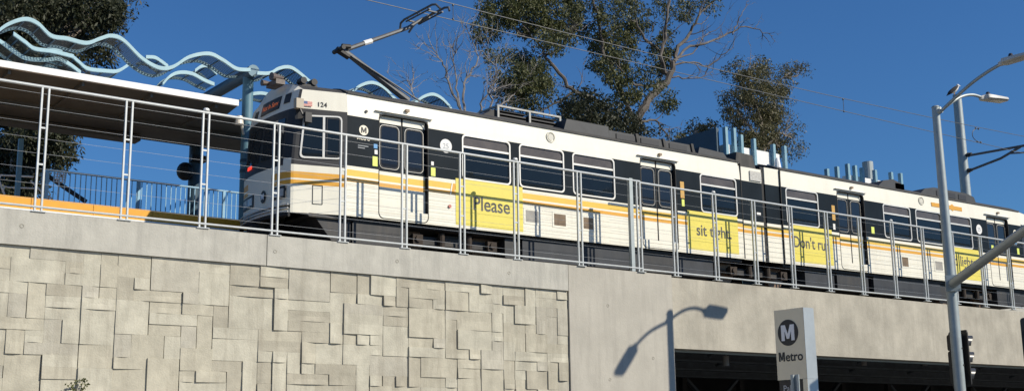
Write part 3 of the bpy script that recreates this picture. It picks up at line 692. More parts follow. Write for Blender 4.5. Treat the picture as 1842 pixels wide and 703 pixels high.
for x in(16.77,2*XM-16.77):
    b=MB(); b.ring(disc(x,6.83,.125),disc(x,6.83,.10),YS-.01,YS+.02); b.prism(disc(x,6.83,.08),YS-.004,YS+.02); b.build('speaker_grille',mat('cream_grille',(.62,.60,.52),.6),tr)
for mir in(0,1):
    fx=(lambda x:2*XM-x) if mir else (lambda x:x)
    for i,(xa,xb) in enumerate(((16.0,16.36),(16.80,17.14),(17.66,17.95))):
        if mir and i==1: continue
        xa,xb=sorted((fx(xa),fx(xb))); b=MB(); b.ring(rect(xa-.045,xb+.045,4.765,5.12),rect(xa,xb,4.81,5.075),YS-.008,YS+.002); v=b.build('side_vent',WHITE,tr)
        b=MB(); 
        for k in range(9): z=4.815+.028*k; b.quad((xa,YS-.002,z),(xb,YS-.002,z),(xb,YS-.010,z+.02),(xa,YS-.010,z+.02))
        b.quad((xa,YS-.001,4.81),(xb,YS-.001,4.81),(xb,YS-.001,5.075),(xa,YS-.001,5.075))
        b.build('vent_louvre',TAN if i else mat('grey_louvre',(.48,.46,.42),.6,var=.2),v)
# the diagonal orange logotype by the first poster
b=MB(); b.prism([(14.04,5.25),(14.12,5.25),(14.15,5.45),(14.07,5.45)],YS-.008,YS-.004); b.build('stripe_tail',ORANGE,tr)
b=MB(); b.prism([(14.0,5.2),(14.03,5.2),(14.08,5.46),(14.05,5.46)],YS-.009,YS-.005); b.build('stripe_slash',WHITE,tr)
b=MB(); b.prism([(31.2,6.72),(32.2,6.72),(32.25,6.68),(32.35,6.72),(32.75,6.72),(32.75,6.84),(32.35,6.84),(32.25,6.89),(32.15,6.84),(31.2,6.84)],YS-.004,YS+.004); b.build('upper_logo',ORANGE,tr)
# ================================================================== STATION
pl=thing('station_platform',(5,24,3.6),'station platform with bright orange edge tiles left of the train','platform')
b=MB()
x=-20
while x<12.2: b.box(x,x+1.19,24.0,24.6,4.625,4.85); x+=1.2
b.build('edge_tile',PLATO,pl)
b=MB(); b.box(-20,12.2,23.97,24.02,4.585,4.618); b.build('edge_strip',CANW,pl)
b=MB(); b.box(-20,12.2,24.04,27.4,3.6,4.63); b.box(-20,12.2,24.62,27.4,4.63,4.82); b.build('slab',PLATB,pl)
# canopy
cn=thing('platform_canopy',(0,25,4.8),'broad grey underside canopy with white fascia over the platform','canopy')
b=MB(); b.box(-20,10.38,23.48,23.56,7.205,7.335); b.box(-20,10.38,23.56,27.0,7.30,7.335); b.build('fascia',CANW,cn)
b=MB(); b.quad((-20,23.56,7.21),(10.38,23.56,7.21),(10.45,24.36,7.185),(-20,24.36,7.185)); b.quad((-20,24.36,7.185),(11.15,24.36,7.185),(12.2,27.0,7.10),(-20,27.0,7.10)); b.quad((-20,27.0,7.10),(12.2,27.0,7.10),(12.2,27.0,7.29),(-20,27.0,7.29)); b.quad((11.15,24.36,7.185),(12.2,27.0,7.10),(12.2,27.0,7.29),(11.15,24.36,7.29)); b.build('soffit',CANU,cn)
b=MB(); b.box(-20,11.5,25.5,25.62,7.02,7.15)
x=-19.5
while x<11: b.box(x,x+.05,23.6,25.48,7.12,7.20); x+=1.4
b.build('soffit_rib',CANU,cn)
b=MB(); b.box(-20,9.4,26.6,26.98,6.96,7.09); b.build('rear_beam',CANU,cn)
# frame: two columns + cross tube
cf=thing('canopy_frame',(10.88,24.15,4.82),'blue round column holding a cross tube at the canopy end beside the cab','column')
b=MB(); b.tube([(10.88,24.15,4.82),(10.88,24.15,8.15)],.118,24); b.box(10.72,11.04,23.99,24.31,4.80,4.83); b.build('column',BLUE,cf,smooth=True)
b=MB(); b.tube([(10.87,23.87,8.17),(10.87,27.3,8.17)],.135,24); ct=b.build('cross_tube',BLUED,cf,smooth=True); b=MB(); b.tube([(10.87,23.85,8.17),(10.87,23.869,8.17)],.136,24); b.build('end_cap',BLUE,ct)  # tube's shaded underside put into a darker blue than its end cap
b=MB(); b.tube([(10.87,27.0,4.82),(10.87,27.0,8.05)],.14,20); b.build('column',BLUED,cf,smooth=True)  # rear column: shade put into its colour by the darker blue
for z in(6.15,5.92): b=MB(); b.tube([(10.88,24.15,z),(10.88,24.15,z+.07)],.126,20); b.build('strap',BLUED,cf)
b=MB(); b.sphere((10.6,26.9,6.45),.2,12,8,(1,1,1.1)); b.box(10.7,11.05,26.75,26.95,6.7,6.85); b.build('speaker',SIG,cf)
sp=at(432,215,23.9); b=MB(); b.tube([(sp.x,23.95,sp.z-.1),(sp.x,23.95,sp.z+.08)],[.10,.075],14); b.tube([(sp.x+.06,23.95,sp.z-.1),(sp.x+.16,24.05,sp.z-.28)],.03,6); tag(b.build('security_camera',CERAM,None),'small cream security camera clipped to the blue platform column','camera')
# wave screens
def catmull(P,n=6):
    out=[]
    for i in range(len(P)-1):
        p0=P[max(0,i-1)];p1=P[i];p2=P[i+1];p3=P[min(len(P)-1,i+2)]
        for j in range(n):
            t=j/n; out.append(.5*((2*p1)+(p2-p0)*t+(2*p0-5*p1+4*p2-p3)*t*t+(3*p1-p0-3*p2+p3)*t**3))
    out.append(P[-1]); return out
def wave(px,Y,w,label,n=6,rail=.040):
    P=[at(x,y,Y) for x,y in px]; S=catmull(P,n)
    t=thing('wave_screen',(S[0].x,Y,S[0].z-.3),label,'screen','wavy perforated screens over the canopy')
    b=MB(); b.uv=[]; d=0
    for i,p in enumerate(S):
        if i: d+=(p-S[i-1]).length
        b.v+=[Vector((p.x,Y+.03,p.z)),Vector((p.x,Y+w,p.z))]; b.uv+=[(d,0),(d,w)]
    for i in range(len(S)-1): b.f.append((2*i,2*i+1,2*i+3,2*i+2)); b.mi.append(0)
    b.build('perforated_sheet',MESHM,t)
    for (y,nm,m,h) in((Y,'front_rail',LBLUE,rail),(Y+w,'rear_rail',BLUE,rail*.7)):
        b=MB(); q=len(S)
        for p in S: b.v+=[Vector((p.x,y-.025,p.z-h)),Vector((p.x,y-.025,p.z+h)),Vector((p.x,y+.025,p.z+h)),Vector((p.x,y+.025,p.z-h))]
        for i in range(q-1):
            for k in range(4): l=(k+1)%4; b.f.append((4*i+k,4*i+l,4*i+4+l,4*i+4+k)); b.mi.append(0)
        b.f.append((0,1,2,3)); b.f.append((4*q-1,4*q-2,4*q-3,4*q-4)); b.mi+=[0,0]
        b.build(nm,m,t,smooth=True)
    i=3
    while i<len(S)-1: p=S[i]; b=MB(); b.tube([(p.x,Y,p.z-.03),(p.x,Y+w,p.z-.03)],.016,6); b.build('cross_bar',BLUED,t); i+=7
    return t
wave([(-90,100),(-45,92),(-10,62),(15,44),(45,35),(68,43),(92,65),(120,70),(155,78),(180,70),(200,65),(222,73),(255,105),(285,122),(310,121),(340,103),(375,97),(400,108),(425,124),(450,126)],23.6,.62,'longest pale blue wavy screen, its crests highest along the near edge of the canopy')
wave([(462,132),(485,132),(500,124),(517,121),(532,127),(560,150)],23.6,.62,'wavy screen stub right of the cross tube above the train cab')
wave([(24,61),(45,76),(62,88),(95,93),(132,102)],25.2,.7,'wavy screen starting under the tallest crest at the far left, pale lower rail')
wave([(-40,60),(-10,70),(5,78),(28,95),(50,106),(85,108),(105,106),(125,116),(145,131)],25.6,.6,'lowest wavy screen at the far left above the white fascia')
wave([(128,100),(142,112),(158,124),(190,128),(212,128),(232,116)],25.6,.6,'wavy screen dipping to the fascia below the second crest')
wave([(85,84),(112,90)],26.2,.5,'short pale blue bar of screen between the two left crests')
wave([(262,103),(278,104),(290,111),(302,120)],26.2,.6,'short wavy screen hump beyond the second long crest')
wave([(292,152),(305,138),(322,131),(345,133),(368,145),(385,152)],24.9,.5,'wavy screen arching low just left of the cross tube')
wave([(350,128),(362,120),(375,120),(390,133)],26.0,.6,'small wavy screen hump under the third crest')
wave([(450,170),(470,168),(495,172),(520,165)],25.2,.6,'low wavy screen between the blue column and the cab roof')
wave([(628,172),(645,156),(668,149),(690,158),(712,180),(730,188)],24.2,.6,'blue wavy screen hump seen over the roof behind the pantograph arm')
wave([(745,186),(760,175),(778,170),(795,178),(812,196)],24.2,.6,'blue wavy screen hump seen over the roof right of the pantograph foot')
# picket railing on the far side of the platform
pk=thing('picket_railing',(7,26,4.82),'pale blue picket railing along the far side of the platform','railing')
b=MB(); 
x=7.25; 
while x<12.3: b.box(x-.009,x+.009,25.992,26.008,4.86,5.88); x+=.112
b.build('picket',RAILBLUE,pk)
b=MB(); b.box(7.2,12.35,25.975,26.025,5.87,5.905); b.box(7.2,12.35,25.98,26.02,4.95,4.98); b.build('rail',RAILBLUE,pk)
b=MB(); 
for xx in(7.22,9.2,11.2): b.box(xx-.03,xx+.03,25.97,26.03,4.82,5.9)
b.build('railing_post',RAILBLUE,pk)
# stair handrail at far left, blue post, mesh dish, striped strut
hr=MB(); A=lambda x,y,Y=26.4:at(x,y,Y)
hr.tube([A(8,350),A(-3,322),A(2,315),A(60,318)],.022,8); hr.tube([A(5,345),A(8,335),A(15,337),A(70,339)],.018,8); hr.tube([A(55,325),A(75,345),A(95,358)],.02,8); hr.org=Vector((5,26.4,4.82)); tag(hr.build('stair_handrail',CANW),'white bent tube handrail of the stairs at the far left of the platform','handrail')
p0=at(38,250,26); b=MB(); b.box(p0.x-.045,p0.x+.045,25.95,26.05,4.82,p0.z); b.org=Vector((p0.x,26,4.82)); tag(b.build('blue_post',BLUE),'slim blue square post behind the white handrail at far left','post')
b=MB(); b.tube([at(84,315,26.3),at(128,345,26.3),at(155,363,26.3)],.05,8); b.org=at(155,363,26.3); tag(b.build('stair_strut',SIG),'black slanting pipe behind the left end of the picket railing','pipe')
b=MB(); pc=at(107,318,26.2)
for i in range(5): b.tube([pc+Vector((-.13,0,-.12+.06*i)),pc+Vector((.13,0,-.1+.05*i))],.014,5); b.tube([pc+Vector((-.12+.06*i,0,-.13)),pc+Vector((-.1+.06*i,0,.14))],.014,5)
b.tube([pc+Vector((0,.02,-.9)),pc],.02,6); b.org=pc; tag(b.build('wire_basket',CANW),'small white wire basket above the left end of the picket railing','basket')
# blue finned structures behind the train
FINB=mat('fin_light_blue_paint',(.20,.36,.44),.5,var=.12,scale=5)
def fins(l,Y,w,label,beam,zb):
    x=at(l[0][0],l[0][1],Y).x; t=thing('finned_shelter',(x,Y,4.8),label,'shelter','blue finned shelters on the far platform')
    for px,py in l:
        p=at(px,py,Y); b=MB(); b.box(p.x-w,p.x+w,Y-.07,Y+.07,4.8,p.z); b.build('fin',FINB,t)
    b=MB(); b.box(beam[0],beam[1],Y+.075,Y+.4,zb[0],zb[1]); b.build('roof_beam',CANW,t)
    return t
f1=fins([(1304,229),(1319,231),(1332,243),(1355,250),(1390,260),(1410,263)],28,.06,'blue finned shelter with white roof beam behind the middle of the train',(30.35,33.1),(9.62,10.12))
b=MB(); b.box(30.0,30.12,28.16,30.9,8.0,10.66); b.build('side_panel',BLUED,f1)
b=MB(); p=at(1398,292,27.8); b.tube([(p.x,27.8,p.z-.3),(p.x,27.8,p.z+.02),(p.x,27.8,p.z+.15)],[.15,.1,.06],10); b.build('roof_spigot',CANW,f1)
f2=fins([(1487,304),(1505,300),(1524,295),(1537,298),(1550,302),(1573,306),(1602,310),(1619,312)],28,.06,'lower blue finned shelter with round vent pipe toward the right of the train',(37.0,39.9),(9.45,9.85))
b=MB(); p=at(1568,290,28.6); b.tube([(p.x,28.8,8),(p.x,28.8,p.z)],.21,16); b.build('vent_pipe',GALV,f2)
# ================================================================== OVERHEAD LINE
t=thing('catenary_wire',(14,22.1,9.7),'overhead messenger and contact wires strung above the near track','wire')
def wire(px,Y,r,name,n=8):
    P=[at(x,y,Y) for x,y in px]; b=MB(); b.tube(catmull(P,n),r,5); b.build(name,PANTO,t)
Ya=22.1
def zmes(X): return 10.02+.0014*(X-20)**2 if X<20 else 10.02+.00088*(X-20)**2
b=MB(); b.tube([(x,Ya,zmes(x)) for x in range(-20,60,2)],.010,5); b.build('messenger_wire',PANTO,t)
b=MB(); b.tube([(-20,Ya,9.66),(14,Ya,9.66),(39,Ya,9.72),(60,Ya,9.72)],.010,5); b.build('contact_wire',PANTO,t)
b=MB()
for px,py in((815,22),(1517,185)): p=at(px,py,Ya); b.tube([(p.x,Ya,9.67),(p.x,Ya,zmes(p.x))],.009,5); b.sphere((p.x,Ya,9.69),.03,6,4); b.sphere((p.x,Ya,zmes(p.x)-.03),.03,6,4)
P=[at(1757,231,Ya),at(1750,236,Ya),at(1750,246,Ya),at(1757,254,Ya),at(1764,256,Ya)]; b.tube(catmull(P,4),.012,5)
for px,py in((1755,231),(1760,232),(1758,255),(1764,256)): b.sphere(at(px,py,Ya),.035,6,4)
b.build('dropper',PANTO,t)
op=thing('catenary_pole',(39.7,25,3.7),'grey round catenary pole with black cantilever arms and a gull on top','pole')
b=MB(); b.tube([(39.7,25,3.7),(39.7,25,12.66)],[.22,.155],20); b.build('shaft',GALV,op,smooth=True)
def bX(x,y,X): r=ray(x,y); return r*(X/r.x)
b=MB(); XA=39.7
b.tube([bX(1736,281,XA),bX(1842,262,XA),bX(1870,257,XA)],.045,8); b.tube([bX(1738,309,XA),bX(1800,285,XA),bX(1836,264,XA)],.045,8); b.tube([bX(1818,276,XA),bX(1850,274,XA)],.03,6); b.build('cantilever_arm',PANTO,op)
b=MB()
for px,py in((1740,280),(1741,308)):
    for k in range(4): q=bX(px-6+4*k,py+1-1.2*k,XA); b.tube([q+Vector((0,.04,0)),q-Vector((0,.04,0))],.085-.008*(k%2)*3,8)
b.build('insulator',BLACK,op)
# gull
g=Vector((39.62,25.05,12.66)); gl=thing('gull',(39.7,25,12.66),'white gull with dark wings perched on the catenary pole top','bird')
ax=Vector((.8,-.6,0)) # faces right in the picture
M=Matrix.Rotation(math.atan2(ax.y,ax.x),3,'Z')@Matrix.Rotation(R(-38),3,'Y')
b=MB(); b.sphere(g+Vector((0,0,.20)),.19,14,10,(1,.55,.52),M); hp=g+ax*.15+Vector((0,0,.34)); b.tube([g+ax*.08+Vector((0,0,.24)),g+ax*.13+Vector((0,0,.30)),hp],[.075,.055,.05],10); b.sphere(hp+Vector((0,0,.02)),.062,12,8)
b.tube([hp+ax*.05+Vector((0,0,.015)),hp+ax*.12+Vector((0,0,-.002))],[.022,.005],8); b.build('body',FEATW,gl,smooth=True)
b=MB(); 
for s in(-1,1):
    off=Vector((-ax.y,ax.x,0))*.085*s; b.sphere(g+off+Vector((0,0,.19))-ax*.05,.20,12,8,(1.15,.14,.36),M)
b.tube([g-ax*.12+Vector((0,0,.10)),g-ax*.30+Vector((0,0,-.02))],[.05,.015],8); b.build('wing',FEATD,gl,smooth=True)
b=MB(); 
for s in(-1,1): o_=Vector((-ax.y,ax.x,0))*.035*s; b.tube([g+o_,g+o_+Vector((0,0,.12))],.01,6); b.tube([g+o_+Vector((0,0,.006)),g+o_+ax*.05+Vector((0,0,.006))],.008,6)
b.build('leg',DECO,gl)
# ================================================================== STREET LAMP
LX,LY=22.86,14.94
sl=thing('street_lamp',(LX,LY,GZ),'tall galvanised street lamp with two curved arms and a traffic mast arm','street lamp')
b=MB(); b.tube([(LX,LY,GZ),(LX,LY,3.0),(LX,LY,7.14)],[.125,.110,.082],32); b.tube([(LX,LY,7.14),(LX,LY,7.17)],[.09,.07],24); b.tube([(LX,LY,GZ),(LX,LY,GZ+.05)],.24,16); b.build('pole',GALV,sl,smooth=True)
b=MB(); b.tube([(LX+.02,LY,7.10),(LX+.14,LY,7.13)],.06,12); b.tube([(LX,LY-.02,7.02),(LX,LY-.14,7.05)],.06,12); b.build('arm_bracket',GALV,sl)
def arm(dirx,diry,tipz,L,rad,zz):
    pts=[Vector((0,0,6.95)),Vector((.25*L,0,zz[0])),Vector((.55*L,0,zz[1])),Vector((.8*L,0,zz[2])),Vector((L,0,tipz))]
    S=catmull(pts,6); b=MB(); b.tube([(LX+p.x*dirx,LY+p.x*diry,p.z) for p in S],rad,12); return b.build('lamp_arm',GALV,sl,smooth=True)
def lum(dirx,diry,L,z,tilt=.0):
    D=Vector((dirx,diry,0)).normalized(); S=Vector((-D.y,D.x,0)); o=Vector((LX,LY,0))+D*L; o.z=z
    def P(a,s,h): return o+D*a+S*s+Vector((0,0,h+tilt*a))
    b=MB(); secs=[(-.12,.04,.04),(-.03,.06,.06),(.0,.13,.075),(.03,.15,.08),(.30,.165,.06),(.66,.165,.035),(.69,.15,.02)]
    n=0; 
    for a,w_,h in secs: b.v+=[P(a,-w_,-.02),P(a,-w_*.9,h*.8),P(a,0,h),P(a,w_*.9,h*.8),P(a,w_,-.02),P(a,w_*.7,-.045),P(a,-w_*.7,-.045)]
    k=7
    for i in range(len(secs)-1):
        for j in range(k): l=(j+1)%k; b.f.append((i*k+j,i*k+l,(i+1)*k+l,(i+1)*k+j)); b.mi.append(0)
    b.f.append(tuple(range(k))); b.f.append(tuple(len(b.v)-1-i for i in range(k))); b.mi+=[0,0]
    h=b.build('luminaire',mat('luminaire_grey_paint',(.50,.50,.48),.5,var=.1),sl,smooth=True)
    b=MB(); b.v=[P(.22,-.10,-.048),P(.22,.10,-.048),P(.70,.12,-.048),P(.70,-.12,-.048)]; b.f=[(0,1,2,3)]; b.mi=[0]; b.build('lens',mat('lamp_lens',(.30,.30,.28),.2),h)
    b=MB(); c0=P(.16,0,.05); b.tube([c0,c0+Vector((0,0,.05)),c0+Vector((0,0,.10))],[.055,.055,.035],12); b.build('photocell',CELL,h)
arm(.994,-.109,7.58,1.58,[.034]*25,(7.24,7.50,7.60)); lum(.994,-.109,1.64,7.58,.06)
arm(0.0,-1,7.70,1.62,[.036]*25,(7.19,7.45,7.61)); lum(0.0,-1,1.70,7.71,.03)
# mast arm over the road
J=Vector((LX+.02,LY,0)); jz=at(1722,512,LY).z; J.z=jz
b=MB(); dm=Vector((-.725,-.688,0)).normalized()
b.tube([J+dm*.10,J+dm*.5,J+dm*9+Vector((0,0,.05))],[.100,.098,.07],20); mast=b.build('mast_arm',GALV,sl,smooth=True)
b=MB(); Mx=Matrix.Translation(J)@Matrix.Rotation(math.atan2(dm.y,dm.x),4,'Z')
b.box(.04,.14,-.12,.12,-.15,.15,Mx); b.box(.14,.165,-.15,.15,-.17,.17,Mx); b.box(.168,.19,-.15,.15,-.17,.17,Mx); b.build('flange',GALV,sl)
b=MB()
for sy in(-.13,.13):
    for sz in(-.13,.13): b.tube([Mx@Vector((.15,sy,sz)),Mx@Vector((.225,sy,sz))],.016,6)
b.build('flange_bolt',GALV,sl)
b=MB()
for z in(.55,1.0,1.55,1.9): b.tube([(LX+.03,LY-.112,z),(LX+.03,LY-.122,z)],.018,8)
b.build('bolt_hole',RUB,sl)
# ================================================================== TRAFFIC SIGNALS
def signal(loc,az,label,S=1.0):
    o=thing('traffic_signal',loc,label,'traffic signal','black traffic signals at the junction')
    M=Matrix.Translation(loc)@Matrix.Rotation(az,4,'Z')  # local +X = the way the lenses face
    b=MB(); pts=rrect(-.32,.32,-.60,.60,.06,3)
    b.prism(pts,-.012,.012); b.map(lambda v:M@Vector((v.y,v.x,v.z))); b.build('backplate',SIG,o)
    for k in(-1,0,1):
        b=MB(); b.prism(rrect(-.17,.17,-.17+.35*k,.17+.35*k,.05,3),-.17,-.013); b.map(lambda v:M@Vector((v.y,v.x,v.z))); hs=b.build('signal_section',SIG,o)
        b=MB(); n=14; L=.33
        for i in range(n+1):
            a=R(-30)+R(240)*i/n; y,z=.155*math.cos(a),.155*math.sin(a)+.35*k
            b.v+=[M@Vector((.013,y,z)),M@Vector((L*(.62+.38*max(0,math.sin(a))),y*.98,z))]
            b.v+=[M@Vector((.013,y*.93,(z-.35*k)*.93+.35*k)),M@Vector((L*(.62+.38*max(0,math.sin(a))),y*.91,(z-.35*k)*.91+.35*k))]
        for i in range(n): q=4*i; b.f+=[(q,q+1,q+5,q+4),(q+2,q+6,q+7,q+3),(q+1,q+3,q+7,q+5)]; b.mi+=[0,0,0]
        b.build('visor',VIS,o,smooth=True)
        b=MB(); b.prism(disc(0,.35*k,.14,18),.013,.03); b.map(lambda v:M@Vector((v.y,v.x,v.z))); b.build('lens',mat('unlit_lens',(.06,.03,.02),.3),o)
    return o,M
sg=at(1727,645,15.25)
o,M=signal((sg.x+.0,15.25,sg.z),R(-20),'black three lamp traffic signal seen from behind on the street lamp pole')
b=MB(); b.tube([M@Vector((-.1,-.02,.42)),Vector((LX,LY+.08,sg.z+.42))],.03,8); b.tube([M@Vector((-.1,-.02,-.42)),Vector((LX,LY+.08,sg.z-.42))],.03,8); b.build('mounting_bracket',SIG,o)
s2=at(1871,625,13.0)
o2,M2=signal((s2.x,13.0,s2.z),R(-140),'black traffic signal cut off by the right edge of the picture')
o2.scale=(1,1,1)
b=MB(); b.tube([(s2.x+.25,13.3,GZ),(s2.x+.25,13.3,s2.z+.5)],.06,12); b.org=Vector((s2.x+.25,13.3,GZ)); tag(b.build('signal_post',GALV),'galvanised post carrying the signal at the right picture edge','post')
# ================================================================== METRO SIGN
SX,SY=14.244,11.804; W_,T_=.564,.234; ZT_=1.971; ZB_=.925
ms=thing('metro_sign',(SX,SY,GZ+.13),'tall cream and steel Metro station sign with black M roundel','sign')
b=MB(); b.box(SX,SX+T_,SY,SY+W_,ZB_,ZT_); b.build('sign_box',SIGNS,ms)
b=MB(); b.quad((SX-.004,SY+.004,ZB_+.003),(SX-.004,SY+W_-.003,ZB_+.003),(SX-.004,SY+W_-.003,ZT_-.003),(SX-.004,SY+.004,ZT_-.003)); b.build('front_panel',SIGNF,ms)
b=MB(); b.box(SX,SX+T_,SY,SY+.085,GZ+.13,ZB_-.002); b.build('pillar',SIGNS,ms)
b=MB(); b.box(SX-.003,SX-.0005,SY+.002,SY+.083,GZ+.13,ZB_-.002); b.build('pillar_face',SIGNF,ms)
b=MB(); b.box(SX+.02,SX+T_-.03,SY+.088,SY+W_-.01,GZ+.13,ZB_-.006); b.build('name_panel',INK,ms)
b=MB(); cy,cz,rr_=SY+.31,1.62,.195; k=40; n=[(cy+rr_*math.cos(2*math.pi*i/k),cz+rr_*math.sin(2*math.pi*i/k)) for i in range(k)]
b.v=[Vector((SX-.009,y,z)) for y,z in n]+[Vector((SX-.0045,y,z)) for y,z in n]; b.f=[tuple(range(k))]+[(i,(i+1)%k,k+(i+1)%k,k+i) for i in range(k)]; b.mi=[0]*(k+1); b.build('roundel',INK,ms)
def faceX(x,y,z): return Matrix.Translation((x,y,z))@Matrix.Rotation(R(-90),4,'Z')@Matrix.Rotation(R(90),4,'X')
glyphM('roundel_letter',.25,.235,.062,faceX(SX-.012,cy,cz-.118),SILVER,ms)
glyphM('sign_initial',.118,.135,.03,faceX(SX-.007,SY+.455,1.20),INK,ms); text('etro','sign_word',.19,faceX(SX-.007,SY+.385,1.20),INK,ms,.0035,.001,'LEFT',1.0)
text('Palms','station_name',.135,faceX(SX+.018,SY+W_-.08,.755),mat('pale_name_print',(.5,.5,.5),.6),ms,.0,.001,'LEFT')
# steel channel post in front of it
pp=at(1419,673,11.4); b=MB(); px_,py_=13.35,11.36
pz=pp.z*13.35/pp.x
r_=ray(1431,673); r_=r_*(13.0/r_.x); px_,py_,pz=r_
for a,c in((-.045,-.03),(.03,.045)): b.box(px_-.02,px_+.02,py_+a,py_+c,GZ+.13,pz)
b.box(px_+.02,px_+.026,py_-.03,py_+.03,GZ+.13,pz); b.box(px_-.024,px_-.02,py_-.07,py_-.045,GZ+.13,pz-.0); b.box(px_-.024,px_-.02,py_+.045,py_+.07,GZ+.13,pz)
b.org=Vector((px_,py_,GZ+.13)); tag(b.build('channel_post',GALV),'short steel channel post standing just in front of the Metro sign','post')
# ================================================================== VEGETATION
def leafpts(b,c,n,rad,size,rnd,droop=.6):
    for _ in range(n):
        while True:
            d=Vector((rnd.uniform(-1,1),rnd.uniform(-1,1),rnd.uniform(-1,1)))
            if d.length<1: break
        p=c+Vector((d.x*rad[0],d.y*rad[1],d.z*rad[2]))
        ax=Vector((rnd.gauss(0,.6),rnd.gauss(0,.6),-droop+rnd.gauss(0,.5))).normalized(); sd=ax.cross(Vector((rnd.gauss(0,1),rnd.gauss(0,1),rnd.gauss(0,1)))).normalized()
        L=size*rnd.uniform(.7,1.5); W=L*.34
        n0=len(b.v); b.v+=[p,p+ax*L*.5+sd*W*.5,p+ax*L,p+ax*L*.5-sd*W*.5]; b.f.append((n0,n0+1,n0+2,n0+3)); b.mi.append(0)
def basis(Y,px,py):
    p=at(px,py,Y); D=p.length
    return p,D/F
def crown(clusters,Y,dens,size,rnd,spread=1.0,droop=.6,ydep=2.2):
    b=MB()
    for cl in clusters:
        px,py,rx,ry=cl[:4]; dn=cl[4] if len(cl)>4 else 1
        c0,s=basis(Y,px,py); area=math.pi*rx*ry; nc=max(3,int(area/150*spread))
        yc=rnd.uniform(-ydep,ydep)
        for _ in range(nc):
            while True:
                u,v=rnd.uniform(-1,1),rnd.uniform(-1,1)
                if u*u+v*v<1: break
            w_=rnd.uniform(-1,1)*math.sqrt(max(0,1-u*u-v*v))
            yy=Y+yc+w_*rx*s*.8; c,s2=basis(yy,px+u*rx,py+v*ry)
            rr=rnd.uniform(.25,.5)*(1+.0*w_); n=int(rnd.uniform(.4,1.3)*dens*dn*3.6)
            leafpts(b,c,n,(rr,rr,rr*rnd.uniform(.6,1.3)),size,rnd,droop)
    return b
def limb(b,px,Y,r0,r1,rnd,dy=.0,k=7):
    P=[]; y=Y
    for i,(x,yy) in enumerate(px): P.append(at(x,yy,y)); y+=rnd.uniform(-.4,.4)+dy
    S=catmull(P,4); n=len(S); 
    S=[S[0]]+[p+Vector((rnd.gauss(0,.03),rnd.gauss(0,.03),rnd.gauss(0,.03))) for p in S[1:]]
    b.tube(S,[r0+(r1-r0)*i/(n-1) for i in range(n)],k,cap=False); return S
def twigs(b,S,rnd,n,L,r,depth=2,bias=Vector((0,0,.35)),spread=.8):
    for _ in range(n):
        i=rnd.randrange(len(S)//3,len(S)); p=S[i].copy(); d0=(S[min(i,len(S)-1)]-S[max(0,i-1)]); d0=d0.normalized() if d0.length>1e-6 else Vector((0,0,1))
        d=(d0+Vector((rnd.gauss(0,spread),rnd.gauss(0,spread*.7),rnd.gauss(0,spread)))+bias).normalized()
        Q=[p]; l=L*rnd.uniform(.5,1.2); m=6
        for j in range(m): d=(d+Vector((rnd.gauss(0,.22),rnd.gauss(0,.2),rnd.gauss(0,.22)))+bias*.12).normalized(); Q.append(Q[-1]+d*l/m)
        b.tube(Q,[r*(1-j/(m+.6)) for j in range(m+1)],4,cap=False)
        if depth>1: twigs(b,Q,rnd,3,l*.55,r*.55,depth-1,bias,spread)
def finish_tree(name,label,base,trunks,leaves,lm,tm=BARK,cat='tree',group=None):
    t=thing(name,base,label,cat,group)
    for nm,b,m in trunks: b.build(nm,m,t,smooth=True)
    if leaves: leaves.build('crown',lm,t)
    return t
# --- big eucalyptus
rn=random.Random(3); Y=38; b=MB()
base=at(1140,262,Y); 
P=[(base.x,Y,GZ),(base.x+.1,Y,4),(base.x,Y,base.z-1.2)]+[tuple(at(1140,232,Y))]
b.tube(P,[.45,.36,.27,.22],10,cap=False)
S1=limb(b,[(1140,232),(1155,200),(1178,168),(1203,142),(1212,112)],Y,.2,.12,rn)
S2=limb(b,[(1212,112),(1222,85),(1245,55),(1258,30),(1290,-5)],Y,.10,.035,rn)
S3=limb(b,[(1142,228),(1130,195),(1115,160),(1105,130)],Y,.12,.07,rn)
S4=limb(b,[(1105,130),(1085,95),(1080,50),(1068,0),(1060,-30)],Y,.09,.04,rn)
S5=limb(b,[(1203,142),(1190,110),(1196,70),(1200,30),(1210,-20)],Y,.11,.04,rn)
S6=limb(b,[(1200,145),(1170,156),(1135,148),(1110,120)],Y,.08,.03,rn)
S7=limb(b,[(1060,176),(1033,165),(1012,140),(985,108),(978,92),(960,70),(935,60)],Y-1,.10,.03,rn)
S8=limb(b,[(1140,250),(1110,215),(1075,185),(1040,167)],Y-.5,.12,.10,rn)
S9=limb(b,[(1212,120),(1190,95),(1160,70),(1145,40),(1142,0)],Y,.08,.03,rn)
S10=limb(b,[(985,98),(1010,88),(1015,70)],Y-1,.05,.02,rn)
S11=limb(b,[(1150,222),(1175,215),(1190,228),(1205,245)],Y,.06,.03,rn)
S12=limb(b,[(1035,165),(1000,185),(975,200)],Y-1,.06,.02,rn)
S13=limb(b,[(1170,175),(1185,150),(1192,125)],Y,.07,.03,rn)
tw=MB()
for S,n,l in((S2,5,2.0),(S4,7,1.8),(S5,6,1.6),(S7,10,1.5),(S8,5,1.2),(S9,6,1.6),(S3,4,1.2),(S11,5,1.0),(S12,6,1.4),(S10,4,1.2),(S6,4,.9)): twigs(tw,S,rn,n,l,.03,2,Vector((0,0,.25)))
E1=limb(tw,[(1212,112),(1240,86),(1275,77),(1310,60),(1340,50),(1372,58),(1392,66)],Y,.07,.012,rn)
E2=limb(tw,[(1318,62),(1325,45),(1336,22),(1346,8)],Y,.035,.01,rn)
E3=limb(tw,[(1212,118),(1240,112),(1275,118),(1305,95),(1320,85)],Y,.05,.012,rn)
E4=limb(tw,[(1205,138),(1235,142),(1265,138),(1275,120)],Y,.04,.012,rn)
E5=limb(tw,[(1215,105),(1245,95),(1270,62),(1290,55)],Y,.04,.012,rn)
